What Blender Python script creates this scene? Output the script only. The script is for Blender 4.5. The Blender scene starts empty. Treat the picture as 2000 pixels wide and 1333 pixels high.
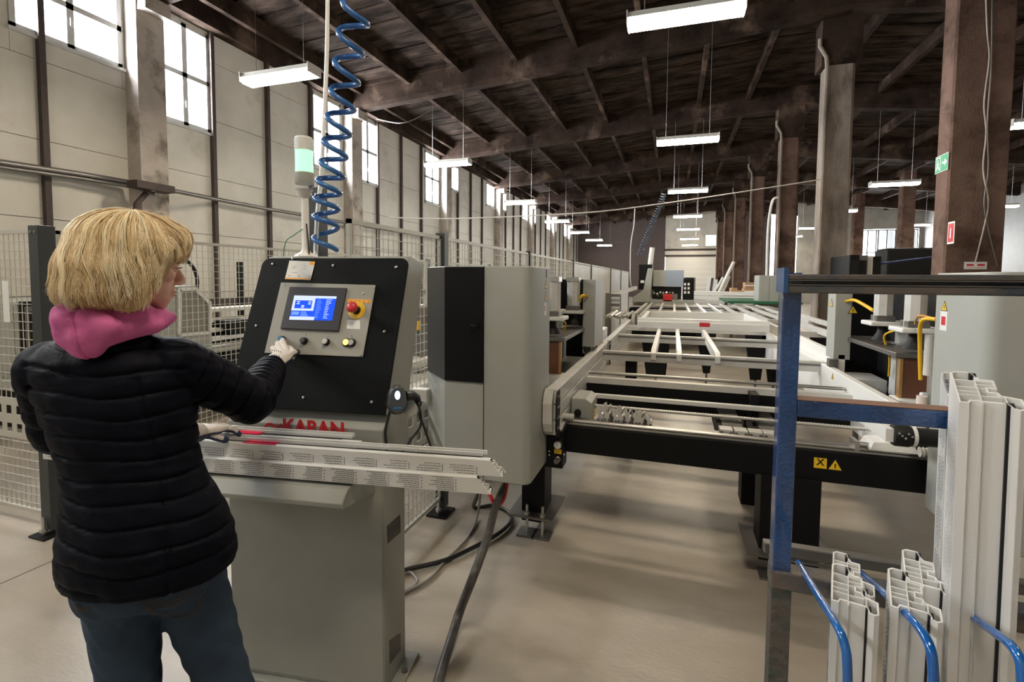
import bpy, math, random
import numpy as np
from mathutils import Vector, Matrix
random.seed(7)
C = bpy.context.scene.collection
sc = bpy.context.scene
# ---------------------------------------------------------------- camera
F_PX, PY, YAW, PITCH, ROLL, EYE = 958.5, 598.9, 0.316459, 0.0557275, 0.00745245, 1.6
_f = Vector((-math.sin(YAW)*math.cos(PITCH), math.cos(YAW)*math.cos(PITCH), -math.sin(PITCH)))
_r0 = Vector((math.cos(YAW), math.sin(YAW), 0)); _u0 = _r0.cross(_f)
_r = math.cos(ROLL)*_r0 + math.sin(ROLL)*_u0
_u = -math.sin(ROLL)*_r0 + math.cos(ROLL)*_u0
EYEP = Vector((0, 0, EYE))
cd = bpy.data.cameras.new('camera'); cam = bpy.data.objects.new('camera', cd); C.objects.link(cam)
cd.sensor_width = 36; cd.lens = 36*F_PX/2000; cd.shift_y = -(666.5-PY)/2000; cd.clip_start = .05; cd.clip_end = 300
M = Matrix.Identity(4)
for i in range(3):
    M[i][0], M[i][1], M[i][2] = _r[i], _u[i], -_f[i]
    M[i][3] = EYEP[i]
cam.matrix_world = M
sc.camera = cam
def ray(px, py):
    return _r*((px-1000)/F_PX) - _u*((py-PY)/F_PX) + _f
def at(px, py, x=None, y=None, z=None, d=None, plane=None):
    """the point of the place seen at a pixel of the photograph, on a known plane or at a known depth"""
    v = ray(px, py)
    if d is not None: t = d
    elif x is not None: t = x/v.x
    elif y is not None: t = y/v.y
    elif z is not None: t = (z-EYE)/v.z
    else:
        p0, n = plane; t = (p0-EYEP).dot(n)/v.dot(n)
    return EYEP + v*t
# ---------------------------------------------------------------- light
sc.view_settings.view_transform = 'Standard'; sc.view_settings.look = 'None'
sc.view_settings.gamma = 1; sc.view_settings.use_curve_mapping = False
sc.view_settings.exposure = 1.15
sc.cycles.use_denoising = True
sc.cycles.max_bounces = 7; sc.cycles.diffuse_bounces = 4; sc.cycles.glossy_bounces = 3
sc.cycles.transmission_bounces = 4; sc.cycles.transparent_max_bounces = 12
sc.cycles.sample_clamp_indirect = 6; sc.cycles.caustics_reflective = False; sc.cycles.caustics_refractive = False
w = bpy.data.worlds.new('overcast_sky'); sc.world = w; w.use_nodes = True
w.node_tree.nodes['Background'].inputs[0].default_value = (.86, .93, 1, 1)
w.node_tree.nodes['Background'].inputs[1].default_value = 3.0
DAY, LAMP = 42.0, 36.0           # radiance of the daylight at the windows and of the lamp diffusers
def daylight(p, sx, sz, normal, k=1.0):
    ld = bpy.data.lights.new('window_daylight', 'AREA'); ld.shape = 'RECTANGLE'; ld.size = sx; ld.size_y = sz
    ld.energy = DAY*k*sx*sz*math.pi/1.0; ld.color = (.93, .97, 1)
    o = bpy.data.objects.new('window_daylight', ld); C.objects.link(o)
    o.rotation_euler = Vector(normal).to_track_quat('-Z', 'Y').to_euler(); o.location = p
    return o
# ---------------------------------------------------------------- helpers
def put(o, label=None, cat=None, group=None, kind=None):
    for k, v in (('label', label), ('category', cat), ('group', group), ('kind', kind)):
        if v: o[k] = v
    return o
def empty(name, loc=(0, 0, 0), rz=0, **k):
    o = bpy.data.objects.new(name, None); C.objects.link(o); o.location = loc; o.rotation_euler = (0, 0, rz)
    o.empty_display_size = .1
    return put(o, **k)
def kids(o, cache={}):
    return list(o.children)
def clone(o, dloc=(0, 0, 0), **k):
    def cp(s, par):
        c = s.copy(); C.objects.link(c)
        if par: c.parent = par
        for ch in list(s.children): cp(ch, c)
        return c
    c = cp(o, None); c.location = Vector(o.location)+Vector(dloc)
    for q in ('label', 'group'):
        if q in k: c[q] = k[q]
    return c
def basis(d, up=None):
    d = Vector(d).normalized()
    up = Vector(up) if up is not None else Vector((0, 0, 1))
    if abs(d.dot(up)) > .99: up = Vector((0, 1, 0)) if abs(d.y) < .9 else Vector((1, 0, 0))
    s = d.cross(up).normalized()
    return d, s, s.cross(d).normalized()
class MB:
    def __init__(self): self.v = []; self.f = []; self.mi = []; self.cur = 0
    def add(self, vs, fs):
        n = len(self.v); self.v += [tuple(p) for p in vs]; self.f += [tuple(i+n for i in q) for q in fs]; self.mi += [self.cur]*len(fs); return self
    def hexa(self, p):  # 8 points: bottom ring, top ring
        return self.add(p, [(3, 2, 1, 0), (4, 5, 6, 7), (0, 1, 5, 4), (1, 2, 6, 5), (2, 3, 7, 6), (3, 0, 4, 7)])
    def box(self, x0, x1, y0, y1, z0, z1):
        return self.hexa([(x0, y0, z0), (x1, y0, z0), (x1, y1, z0), (x0, y1, z0), (x0, y0, z1), (x1, y0, z1), (x1, y1, z1), (x0, y1, z1)])
    def cbox(self, c, s):
        return self.box(c[0]-s[0]/2, c[0]+s[0]/2, c[1]-s[1]/2, c[1]+s[1]/2, c[2]-s[2]/2, c[2]+s[2]/2)
    def bar(self, p, q, w, h, up=None):
        p, q = Vector(p), Vector(q); d, s, u = basis(q-p, up); a, b = s*(w/2), u*(h/2)
        return self.hexa([p-a-b, p+a-b, p+a+b, p-a+b, q-a-b, q+a-b, q+a+b, q-a+b])
    def frame_box(self, o, ux, uy, uz, sx, sy, sz):   # box from corner o along three axes
        a, b, c = Vector(ux)*sx, Vector(uy)*sy, Vector(uz)*sz; o = Vector(o)
        return self.hexa([o, o+a, o+a+b, o+b, o+c, o+a+c, o+a+b+c, o+b+c])
    def tube(self, pts, r, n=8, cap=True, close=False):
        pts = [Vector(p) for p in pts]; m = len(pts); rr = r if isinstance(r, (list, tuple)) else [r]*m
        vs = []; u = None
        for i, p in enumerate(pts):
            t = (pts[min(i+1, m-1)]-pts[max(i-1, 0)]).normalized()
            if u is None: _, _, u = basis(t)
            u = (u-t*u.dot(t)).normalized(); s = t.cross(u)
            for k in range(n):
                a = 2*math.pi*k/n; vs.append(p+(u*math.cos(a)+s*math.sin(a))*rr[i])
        fs = [(i*n+k, i*n+(k+1) % n, (i+1)*n+(k+1) % n, (i+1)*n+k) for i in range(m-1) for k in range(n)]
        if cap: fs += [tuple(range(n-1, -1, -1)), tuple((m-1)*n+k for k in range(n))]
        return self.add(vs, fs)
    def cyl(self, p, q, r, n=16, r2=None): return self.tube([p, q], [r, r2 if r2 is not None else r], n)
    def prism(self, poly, fn, a, b):  # poly of 2D points, fn(u,v,t)->3D, from t=a to t=b
        n = len(poly); vs = [fn(u, v, a) for u, v in poly]+[fn(u, v, b) for u, v in poly]
        fs = [tuple(range(n-1, -1, -1)), tuple(range(n, 2*n))]+[(i, (i+1) % n, n+(i+1) % n, n+i) for i in range(n)]
        return self.add(vs, fs)
    def lathe(self, c, prof, n=24, axis=(0, 0, 1)):  # prof: (r, h)
        d, s, u = basis(axis); c = Vector(c); vs = []
        for r, h in prof:
            for k in range(n):
                a = 2*math.pi*k/n; vs.append(c+d*h+(s*math.cos(a)+u*math.sin(a))*r)
        m = len(prof)
        fs = [(i*n+k, i*n+(k+1) % n, (i+1)*n+(k+1) % n, (i+1)*n+k) for i in range(m-1) for k in range(n)]
        fs += [tuple(range(n-1, -1, -1)), tuple((m-1)*n+k for k in range(n))]
        return self.add(vs, fs)
    def ball(self, c, r, nu=16, nv=10, sc=(1, 1, 1)):
        c = Vector(c); vs = []
        for j in range(nv+1):
            th = math.pi*j/nv
            for i in range(nu):
                a = 2*math.pi*i/nu
                vs.append(c+Vector((math.sin(th)*math.cos(a)*r*sc[0], math.sin(th)*math.sin(a)*r*sc[1], math.cos(th)*r*sc[2])))
        return self.add(vs, [(j*nu+i, (j+1)*nu+i, (j+1)*nu+(i+1) % nu, j*nu+(i+1) % nu) for j in range(nv) for i in range(nu)])
    def mesh(self, name):
        me = bpy.data.meshes.new(name); me.from_pydata(self.v, [], self.f); return me
    def build(self, name, mat, parent=None, smooth=False, bevel=0, local=False, seg=2, **k):
        if parent is not None and not local:
            inv = wmat(parent).inverted(); self.v = [tuple(inv @ Vector(p)) for p in self.v]
        me = self.mesh(name)
        for m in (mat if isinstance(mat, (list, tuple)) else [mat]): me.materials.append(m)
        if max(self.mi, default=0) > 0: me.polygons.foreach_set('material_index', self.mi)
        bm_fix(me)
        if smooth:
            me.polygons.foreach_set('use_smooth', [True]*len(me.polygons)); me.set_sharp_from_angle(angle=.6 if smooth is True else smooth)
        o = bpy.data.objects.new(name, me); C.objects.link(o)
        if parent is not None: o.parent = parent
        if bevel:
            b = o.modifiers.new('bevel', 'BEVEL'); b.width = bevel; b.segments = seg; b.limit_method = 'ANGLE'; b.angle_limit = .6
        return put(o, **k)
def bm_fix(me):
    import bmesh
    b = bmesh.new(); b.from_mesh(me); bmesh.ops.recalc_face_normals(b, faces=b.faces); b.to_mesh(me); b.free(); me.update()
def wmat(o):
    m = Matrix.Translation(o.location) @ o.rotation_euler.to_matrix().to_4x4()
    return wmat(o.parent) @ m if o.parent else m
def share(name, me, loc, parent=None, mats=None, rz=0, **k):
    o = bpy.data.objects.new(name, me); C.objects.link(o); o.location = loc; o.rotation_euler = (0, 0, rz)
    if parent is not None: o.parent = parent
    return put(o, **k)
def shaped(mb, name, mat, smooth=False):
    me = mb.mesh(name); me.materials.append(mat); bm_fix(me)
    if smooth: me.polygons.foreach_set('use_smooth', [True]*len(me.polygons)); me.set_sharp_from_angle(angle=.6)
    return me
# ---------------------------------------------------------------- materials
def mat(name, col, rough=.5, metal=0, emit=None, es=0, spec=.5, alpha=None, coat=0):
    m = bpy.data.materials.new(name); m.use_nodes = True; b = m.node_tree.nodes['Principled BSDF']
    b.inputs['Base Color'].default_value = (*col, 1); b.inputs['Roughness'].default_value = rough
    b.inputs['Metallic'].default_value = metal; b.inputs['Specular IOR Level'].default_value = spec
    if coat: b.inputs['Coat Weight'].default_value = coat; b.inputs['Coat Roughness'].default_value = .08
    if emit: b.inputs['Emission Color'].default_value = (*emit, 1); b.inputs['Emission Strength'].default_value = es
    return m
def noisy(name, c1, c2, scale=4, rough=(.5, .7), detail=5, bump=0, bscale=40, stretch=(1, 1, 1), metal=0, lo=.35, hi=.65, coords='Object', c3=None, s3=1.2, lo3=.45, hi3=.7, coat=0, spec=.5):
    m = mat(name, c1, rough[0], metal, coat=coat, spec=spec); nt = m.node_tree; N, L = nt.nodes, nt.links; b = N['Principled BSDF']
    tc = N.new('ShaderNodeTexCoord')
    mp = N.new('ShaderNodeMapping'); mp.inputs['Scale'].default_value = stretch
    if coords == 'World':
        g = N.new('ShaderNodeNewGeometry'); L.new(g.outputs['Position'], mp.inputs[0])
    else: L.new(tc.outputs['Object'], mp.inputs[0])
    n = N.new('ShaderNodeTexNoise'); n.inputs['Scale'].default_value = scale; n.inputs['Detail'].default_value = detail
    n.inputs['Roughness'].default_value = .6; L.new(mp.outputs[0], n.inputs[0])
    r = N.new('ShaderNodeMapRange'); r.inputs[1].default_value = lo; r.inputs[2].default_value = hi; L.new(n.outputs[0], r.inputs[0])
    x = N.new('ShaderNodeMix'); x.data_type = 'RGBA'; x.inputs[6].default_value = (*c1, 1); x.inputs[7].default_value = (*c2, 1)
    L.new(r.outputs[0], x.inputs[0]); out = x.outputs[2]
    if c3:
        n3 = N.new('ShaderNodeTexNoise'); n3.inputs['Scale'].default_value = s3; n3.inputs['Detail'].default_value = 6; n3.inputs['Roughness'].default_value = .65
        L.new(mp.outputs[0], n3.inputs[0])
        r3 = N.new('ShaderNodeMapRange'); r3.inputs[1].default_value = lo3; r3.inputs[2].default_value = hi3; L.new(n3.outputs[0], r3.inputs[0])
        x3 = N.new('ShaderNodeMix'); x3.data_type = 'RGBA'; x3.inputs[7].default_value = (*c3, 1)
        L.new(out, x3.inputs[6]); L.new(r3.outputs[0], x3.inputs[0]); out = x3.outputs[2]
    L.new(out, b.inputs['Base Color'])
    rr = N.new('ShaderNodeMapRange'); rr.inputs[3].default_value = rough[0]; rr.inputs[4].default_value = rough[1]
    L.new(n.outputs[0], rr.inputs[0]); L.new(rr.outputs[0], b.inputs['Roughness'])
    if bump:
        nb = N.new('ShaderNodeTexNoise'); nb.inputs['Scale'].default_value = bscale; nb.inputs['Detail'].default_value = 4; L.new(mp.outputs[0], nb.inputs[0])
        bp = N.new('ShaderNodeBump'); bp.inputs['Strength'].default_value = bump; bp.inputs['Distance'].default_value = .02
        L.new(nb.outputs[0], bp.inputs['Height']); L.new(bp.outputs[0], b.inputs['Normal'])
    return m
def glass(name, tint=(1, 1, 1), refl=.08):
    m = bpy.data.materials.new(name); m.use_nodes = True; nt = m.node_tree; N, L = nt.nodes, nt.links; N.clear()
    o = N.new('ShaderNodeOutputMaterial'); t = N.new('ShaderNodeBsdfTransparent'); t.inputs[0].default_value = (*tint, 1)
    g = N.new('ShaderNodeBsdfGlossy'); g.inputs['Roughness'].default_value = .03; x = N.new('ShaderNodeMixShader'); x.inputs[0].default_value = refl
    L.new(t.outputs[0], x.inputs[1]); L.new(g.outputs[0], x.inputs[2]); L.new(x.outputs[0], o.inputs[0]); return m
m_floor = noisy('polished_concrete', (.33, .285, .23), (.47, .425, .36), 1.3, (.26, .5), 9, .08, 60, stretch=(.55, 1.25, 1), coords='World', c3=(.19, .16, .13), s3=.8, lo3=.5, hi3=.72)  # concrete mottling, stretched along X so its dark streaks imitate shadow streaks
m_wall = noisy('wall_cladding', (.64, .62, .56), (.74, .72, .67), 1.4, (.45, .6), 6, .03, 30, coords='World', c3=(.42, .385, .32), s3=.8, lo3=.58, hi3=.8)
m_conc = noisy('weathered_concrete', (.115, .070, .054), (.19, .125, .10), 2.2, (.8, .95), 8, .5, 30, coords='World', c3=(.06, .038, .03), s3=1.8, lo3=.48, hi3=.66, spec=.1)
m_conc_light = noisy('limewashed_concrete', (.42, .37, .33), (.55, .50, .46), 2, (.8, .95), 8, .35, 25, coords='World', c3=(.2, .17, .15), s3=1.6, lo3=.52, hi3=.68)
m_beam = noisy('sooty_beam', (.058, .038, .030), (.022, .015, .012), 1.6, (.8, .95), 7, .4, 14, coords='World', c3=(.15, .105, .08), s3=.9, lo3=.54, hi3=.7, spec=.05)
m_deck = noisy('sooty_roof_board', (.022, .015, .012), (.075, .053, .043), 1.5, (.8, .95), 7, .4, 20, stretch=(1, 3, 1), coords='World', c3=(.009, .006, .005), s3=.9, lo3=.45, hi3=.65, spec=.05)
m_mull = noisy('brown_mullion', (.045, .032, .03), (.07, .05, .045), 6, (.5, .7), 4, 0, coords='World')
m_wframe = mat('white_upvc_frame', (.62, .63, .63), .4)
m_glass = glass('window_glass')
m_wgrey = noisy('grey_paint', (.36, .37, .34), (.39, .40, .37), 2.5, (.38, .5), 5, .02, 90)
m_black = mat('black_paint', (.005, .005, .006), .5, spec=.22)
m_white = mat('white_enamel', (.78, .775, .75), .35)
m_alu = noisy('aluminium', (.60, .59, .56), (.70, .69, .66), 8, (.3, .45), 4, 0, metal=.25)
m_steel = mat('bright_steel', (.55, .54, .52), .28, .9)
m_dsteel = mat('dull_steel', (.22, .21, .2), .4, .8)
m_rubber = mat('black_rubber', (.010, .010, .010), .55, spec=.3)
m_yel = mat('yellow_plastic', (.85, .5, .02), .45)
m_red = mat('red_plastic', (.62, .03, .035), .35)
m_post = mat('anthracite_post', (.035, .042, .042), .45)
m_mesh = mat('pale_grey_wire', (.50, .49, .44), .45, .1)
m_blue = noisy('blue_gloss_paint', (.003, .028, .105), (.008, .058, .20), 6, (.06, .2), 6, .4, 90, coat=1)
m_lampw = mat('lamp_housing', (.75, .73, .68), .4)
def emitter(name, col, s):
    m = bpy.data.materials.new(name); m.use_nodes = True; N = m.node_tree.nodes; N.clear()
    o = N.new('ShaderNodeOutputMaterial'); e = N.new('ShaderNodeEmission'); e.inputs[0].default_value = (*col, 1); e.inputs[1].default_value = s
    m.node_tree.links.new(e.outputs[0], o.inputs[0]); return m
m_tube = emitter('fluorescent_tube', (1, .86, .66), LAMP)
m_tubec = emitter('cool_fluorescent_tube', (1, .95, .82), LAMP*.8)
# ---------------------------------------------------------------- hall shell
XL, XR, Y0, Y1, RIDGE = -9.0, 15.8, -7.0, 48.0, 3.4
def zb(x): return 6.3+.072*(x-XL) if x < RIDGE else 6.3+.072*(RIDGE-XL)-.11*(x-RIDGE)     # underside of the roof beams
put(MB().box(XL-.4, XR+.4, Y0-.4, Y1+.4, -.2, 0).build('floor', m_floor), label='worn beige concrete factory floor', kind='structure')
joint = MB()
joint.bar(at(-200, 1230, z=.0006), at(118, 1089, z=.0006), .006, .0012)
fl = bpy.data.objects['floor']
joint.build('expansion_joint', mat('dark_joint', (.12, .11, .1), .9), fl)  # thin strip in the joint's own dark grey
# left wall: mullion bays carrying cladding panels, windows beside the pillars
PIL = [-5.6, .35, 6.35, 12.2, 18.3, 24.7, 30.9, 37.0, 43.0]
WIN = []   # y0, y1, sill
for i, p in enumerate(PIL):
    lo = 4.5 if i in (3,) else (5.1 if i != 2 else 4.5)
    a = p-.3; b = p+.3
    if i == 2: WIN += [(4.56, 6.06, 5.12), (6.66, 7.72, 4.5)]
    else:
        WIN += [(a-1.22, a-.06, 4.5 if i in (3, 4) else 5.3), (b+.05, b+1.16, 4.5 if i == 3 else 5.35)]
WTOP = 6.42
wl = MB(); 
wall_l = MB().box(XL-.32, XL-.22, Y0, Y1, 0, 4.0).build('wall_left', m_wall); put(wall_l, label='tall pale clad factory wall with high windows', kind='structure')
MULL = []
for i, p in enumerate(PIL+[49.2]):
    MULL += [p+1.4, p+2.83, p+4.25]
MULL = sorted([m for m in MULL if Y0 < m < Y1 and not 4.4 < m < 4.8]+[-6.9, 4.9])
edges = sorted([Y0]+MULL+[p for p in PIL]+[Y1])
rows = [(-.05, .12)]+[(.13+1.166*k, .13+1.166*(k+1)) for k in range(5)]
rows = [(0, 1.29), (1.29, 2.455), (2.455, 3.62), (3.62, 4.787), (4.787, 5.95), (5.95, 6.55)]
def wmesh(y0, y1, z0, z1):
    return MB().box(-.06, 0, y0, y1, z0, z1)
n_pan = 0
for a, b in zip(edges[:-1], edges[1:]):
    if b-a < .12: continue
    for z0, z1 in rows:
        segs = [(a, b, z0, z1)]
        for wy0, wy1, s in WIN:
            new = []
            for (p, q, u, v) in segs:
                if wy1 <= p or wy0 >= q or s >= v or WTOP <= u: new.append((p, q, u, v)); continue
                if wy0 > p: new.append((p, wy0, u, v))
                if wy1 < q: new.append((wy1, q, u, v))
                pp, qq = max(p, wy0), min(q, wy1)
                if s > u: new.append((pp, qq, u, s))
                if WTOP < v: new.append((pp, qq, WTOP, v))
            segs = new
        for (p, q, u, v) in segs:
            if q-p < .03 or v-u < .03: continue
            MB().box(XL-.18, XL, p+.003, q-.003, u+.005, v-.005).build('cladding_panel', m_wall, wall_l)
            n_pan += 1
mu = shaped(MB().box(0, .085, -.04, .04, 0, 6.6), 'mullion', m_mull)
for m in MULL: share('mullion', mu, (XL, m, 0), wall_l)
for i, (y0, y1, s) in enumerate(WIN):
    wn = empty(f'window_{i+1}', (XL-.06, (y0+y1)/2, s), label='white-framed four-pane window high in the clad wall', kind='structure')
    fr = MB(); x0, x1 = XL-.12, XL+.02
    ym, zm = (y0+y1)/2, (s+WTOP)/2
    fr.box(x0, x1, y0, y0+.07, s, WTOP).box(x0, x1, y1-.07, y1, s, WTOP).box(x0, x1, y0, y1, s, s+.07).box(x0, x1, y0, y1, WTOP-.07, WTOP)
    fr.box(x0, x1, ym-.05, ym+.05, s, WTOP)
    if WTOP-s > 1.2: fr.box(x0, x1, y0, y1, zm-.045, zm+.045)
    fr.box(XL-.02, XL+.06, y0-.03, y1+.03, s-.05, s)
    fr.build('window_frame', m_wframe, wn)
    hs = (s, zm, WTOP) if WTOP-s > 1.2 else (s, WTOP)
    for ya, yb in ((y0, ym), (ym, y1)):
        for za, zb_ in zip(hs[:-1], hs[1:]):
            MB().box(XL-.075, XL-.07, ya+.05, yb-.05, za+.04, zb_-.04).build('pane', m_glass, wn)
    MB().box(XL+.02, XL+.05, ym-.012, ym+.012, s+.35, s+.47).build('handle', m_white, wn)
    daylight((XL-.24, ym, (s+WTOP)/2), WTOP-s, y1-y0, (1, 0, 0)) if False else daylight((XL-.24, ym, (s+WTOP)/2), y1-y0, WTOP-s, (1, 0, 0))
# right wall
wall_r = MB().box(XR, XR+.2, Y0, Y1, 0, 6.5).build('wall_right', noisy('grey_cladding', (.26, .26, .25), (.32, .32, .31), 1.4, (.5, .6), coords='World')); put(wall_r, label='grey clad wall on the far right side', kind='structure')
# end walls
m_brick_d = noisy('dark_brick_wall', (.10, .075, .075), (.16, .125, .12), 8, (.8, .95), 6, .4, 14, coords='World')
we = MB(); ye = Y1
we.box(XL, -.78, ye, ye+.2, 0, 9).box(3.7, 8, ye, ye+.2, 0, 9)
wall_b = we.build('wall_back', m_brick_d); put(wall_b, label='dark end wall beyond the machines', kind='structure')
MB().box(-.78, 2.68, ye, ye+.2, 3.8, 9).box(2.68, 3.7, ye, ye+.2, 3.8, 4.72).box(3.62, 3.7, ye, ye+.2, 4.7, 5.75).box(2.68, 3.7, ye, ye+.2, 5.72, 9).build('pale_infill', m_wall, wall_b)
MB().box(-.78, 3.7, ye-.06, ye-.01, 3.77, 3.95).box(-.9, 3.8, ye-.1, ye-.02, 4.32, 4.5).build('lintel', m_mull, wall_b)
wn = empty('window_40', (3.15, ye, 4.72), label='bright square window high in the end wall', kind='structure')
MB().box(2.66, 2.72, ye-.02, ye+.1, 4.7, 5.75).box(3.58, 3.64, ye-.02, ye+.1, 4.7, 5.75).box(2.68, 3.62, ye-.02, ye+.1, 4.7, 4.76).box(2.68, 3.62, ye-.02, ye+.1, 5.69, 5.75).build('window_frame', m_wframe, wn)
MB().box(2.7, 3.6, ye+.03, ye+.035, 4.74, 5.7).build('pane', m_glass, wn)
daylight((3.15, ye+.3, 5.2), .95, 1.0, (0, -1, 0))
dr = empty('door_1', (1.5, ye, 0), label='pale sectional roller door filling the end wall opening', kind='structure')
m_roller = mat('translucent_roller_door', (.78, .77, .73), .5)
for k in range(8):
    MB().box(-.74, 3.66, ye+.03, ye+.07, .02+k*.47, .02+k*.47+.468).build('door_panel', m_roller, dr)
# partition of the right aisle with its bright windows
yp = 40.0
wp = MB(); wp.box(8.4, 12.1, yp, yp+.2, 0, 7.2).box(12.1, XR, yp, yp+.2, 0, 2.0).box(12.1, XR, yp, yp+.2, 5.2, 7.2).box(14.3, 15.0, yp, yp+.2, 2, 5.2).box(15.6, XR, yp, yp+.2, 2, 5.2)
wall_p = wp.build('wall_back_right', noisy('grey_infill', (.3, .3, .28), (.4, .39, .36), 1.4, (.5, .6), coords='World')); put(wall_p, label='pale end wall of the right aisle with bright windows', kind='structure')
for i, (x0, x1, z0, z1) in enumerate(((12.15, 13.2, 2.05, 5.15), (13.25, 14.3, 2.05, 5.15), (15.05, 15.55, 2.05, 5.15))):
    wn = empty(f'window_{50+i}', ((x0+x1)/2, yp, z0), label='bright tall window in the end wall of the right aisle', kind='structure')
    xm, zm = (x0+x1)/2, (z0+z1)/2
    MB().box(x0, x0+.06, yp-.03, yp+.1, z0, z1).box(x1-.06, x1, yp-.03, yp+.1, z0, z1).box(xm-.03, xm+.03, yp-.03, yp+.1, z0, z1).box(x0, x1, yp-.03, yp+.1, zm-.03, zm+.03).box(x0, x1, yp-.03, yp+.1, z0, z0+.06).box(x0, x1, yp-.03, yp+.1, z1-.06, z1).build('window_frame', m_mull, wn)
    MB().box(x0+.05, x1-.05, yp+.03, yp+.035, z0+.05, z1-.05).build('pane', m_glass, wn)
    daylight((xm, yp+.3, zm), x1-x0, z1-z0, (0, -1, 0), .8)
wall_f = MB().box(XL-.3, XR+.3, Y0-.2, Y0, 0, 9).build('wall_front', m_wall); put(wall_f, label='clad wall behind the viewer', kind='structure')
# ceiling: boards on joists between the beams
def slope_pt(x, dz): return zb(x)+dz
ceil = MB()
for xa, xb in ((XL-.4, RIDGE), (RIDGE, XR+.4)):
    za, zc = zb(xa)+.72, zb(xb)+.72
    ceil.hexa([(xa, Y0, za), (xb, Y0, zc), (xb, Y1, zc), (xa, Y1, za), (xa, Y0, za+.1), (xb, Y0, zc+.1), (xb, Y1, zc+.1), (xa, Y1, za+.1)])
ceiling = ceil.build('ceiling', m_deck); put(ceiling, label='dark sooty roof of boards on joists', kind='structure')
JX = [XL+.55+1.52*k for k in range(9)]; JX = [j for j in JX if j < RIDGE-.5]+[RIDGE+.9+1.55*k for k in range(8)]
BY = [-5.6, .35, 6.4, 12.2, 18.2, 24.4, 30.5, 36.6, 42.6, 48]
for k in range(len(BY)-1):
    y0, y1 = BY[k]+.17, BY[k+1]-.17
    for j in JX:
        z = zb(j)
        MB().box(j-.06, j+.06, y0, y1, z+.40, z+.72).build('roof_joist', m_beam, ceiling)
stuff = MB()
for k in range(len(BY)-1):
    y0, y1 = BY[k]+.2, BY[k+1]-.2; nb = 9
    L = [XL]+JX+[XR]
    for a, b in zip(L[:-1], L[1:]):
        for q in range(nb):
            ya = y0+(y1-y0)*q/nb; yb = y0+(y1-y0)*(q+1)/nb-.05
            near = 1 <= k <= 3 and b < RIDGE
            t = .03+.022*random.random()
            mb = MB() if near else stuff
            aa, bb = a+.05, b-.05
            mb.hexa([(aa, ya, zb(aa)+.72-t), (bb, ya, zb(bb)+.72-t), (bb, yb, zb(bb)+.72-t), (aa, yb, zb(aa)+.72-t), (aa, ya, zb(aa)+.73), (bb, ya, zb(bb)+.73), (bb, yb, zb(bb)+.73), (aa, yb, zb(aa)+.73)])
            if near: mb.build('roof_board', m_deck, ceiling)
o = stuff.build('far_roof_boards', m_deck, ceiling); o['kind'] = 'stuff'
# roof beams, eaves beam, pillars
for i, y in enumerate(BY[:-1]):
    mb = MB()
    for xa, xb in ((XL-.05, RIDGE), (RIDGE, XR)):
        za, zc = zb(xa), zb(xb)
        mb.hexa([(xa, y-.17, za+.1), (xb, y-.17, zc+.1), (xb, y+.17, zc+.1), (xa, y+.17, za+.1), (xa, y-.17, za+.62), (xb, y-.17, zc+.62), (xb, y+.17, zc+.62), (xa, y+.17, za+.62)])
        mb.hexa([(xa, y-.12, za), (xb, y-.12, zc), (xb, y+.12, zc), (xa, y+.12, za), (xa, y-.17, za+.1), (xb, y-.17, zc+.1), (xb, y+.17, zc+.1), (xa, y+.17, za+.1)])
        mb.hexa([(xa, y-.24, za+.58), (xb, y-.24, zc+.58), (xb, y+.24, zc+.58), (xa, y+.24, za+.58), (xa, y-.24, za+.7), (xb, y-.24, zc+.7), (xb, y+.24, zc+.7), (xa, y+.24, za+.7)])
    put(mb.build('roof_beam', m_beam), label='sooty concrete roof beam crossing the hall', group='roof beams crossing the hall', kind='structure')
put(MB().box(XL-.2, XL+.28, Y0, Y1, 6.5, 6.98).build('eaves_beam', m_beam), label='sooty eaves beam along the top of the window wall', kind='structure')
pm = MB().box(0, .30, -.24, .24, 0, 6.36); pm.box(0, .5, -.22, .22, 6.1, 6.36)
pme = shaped(pm, 'wall_pillar', m_conc_light)
for i, p in enumerate(PIL): share('wall_pillar', pme, (XL, p, 0), label='stained concrete pillar against the window wall', group='pillars along the window wall', kind='structure')
m_conc2 = noisy('pale_weathered_concrete', (.20, .16, .13), (.32, .27, .23), 2.4, (.8, .95), 8, .5, 30, stretch=(1, 1, .35), coords='World', c3=(.10, .075, .06), s3=1.6, lo3=.5, hi3=.68)
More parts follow.
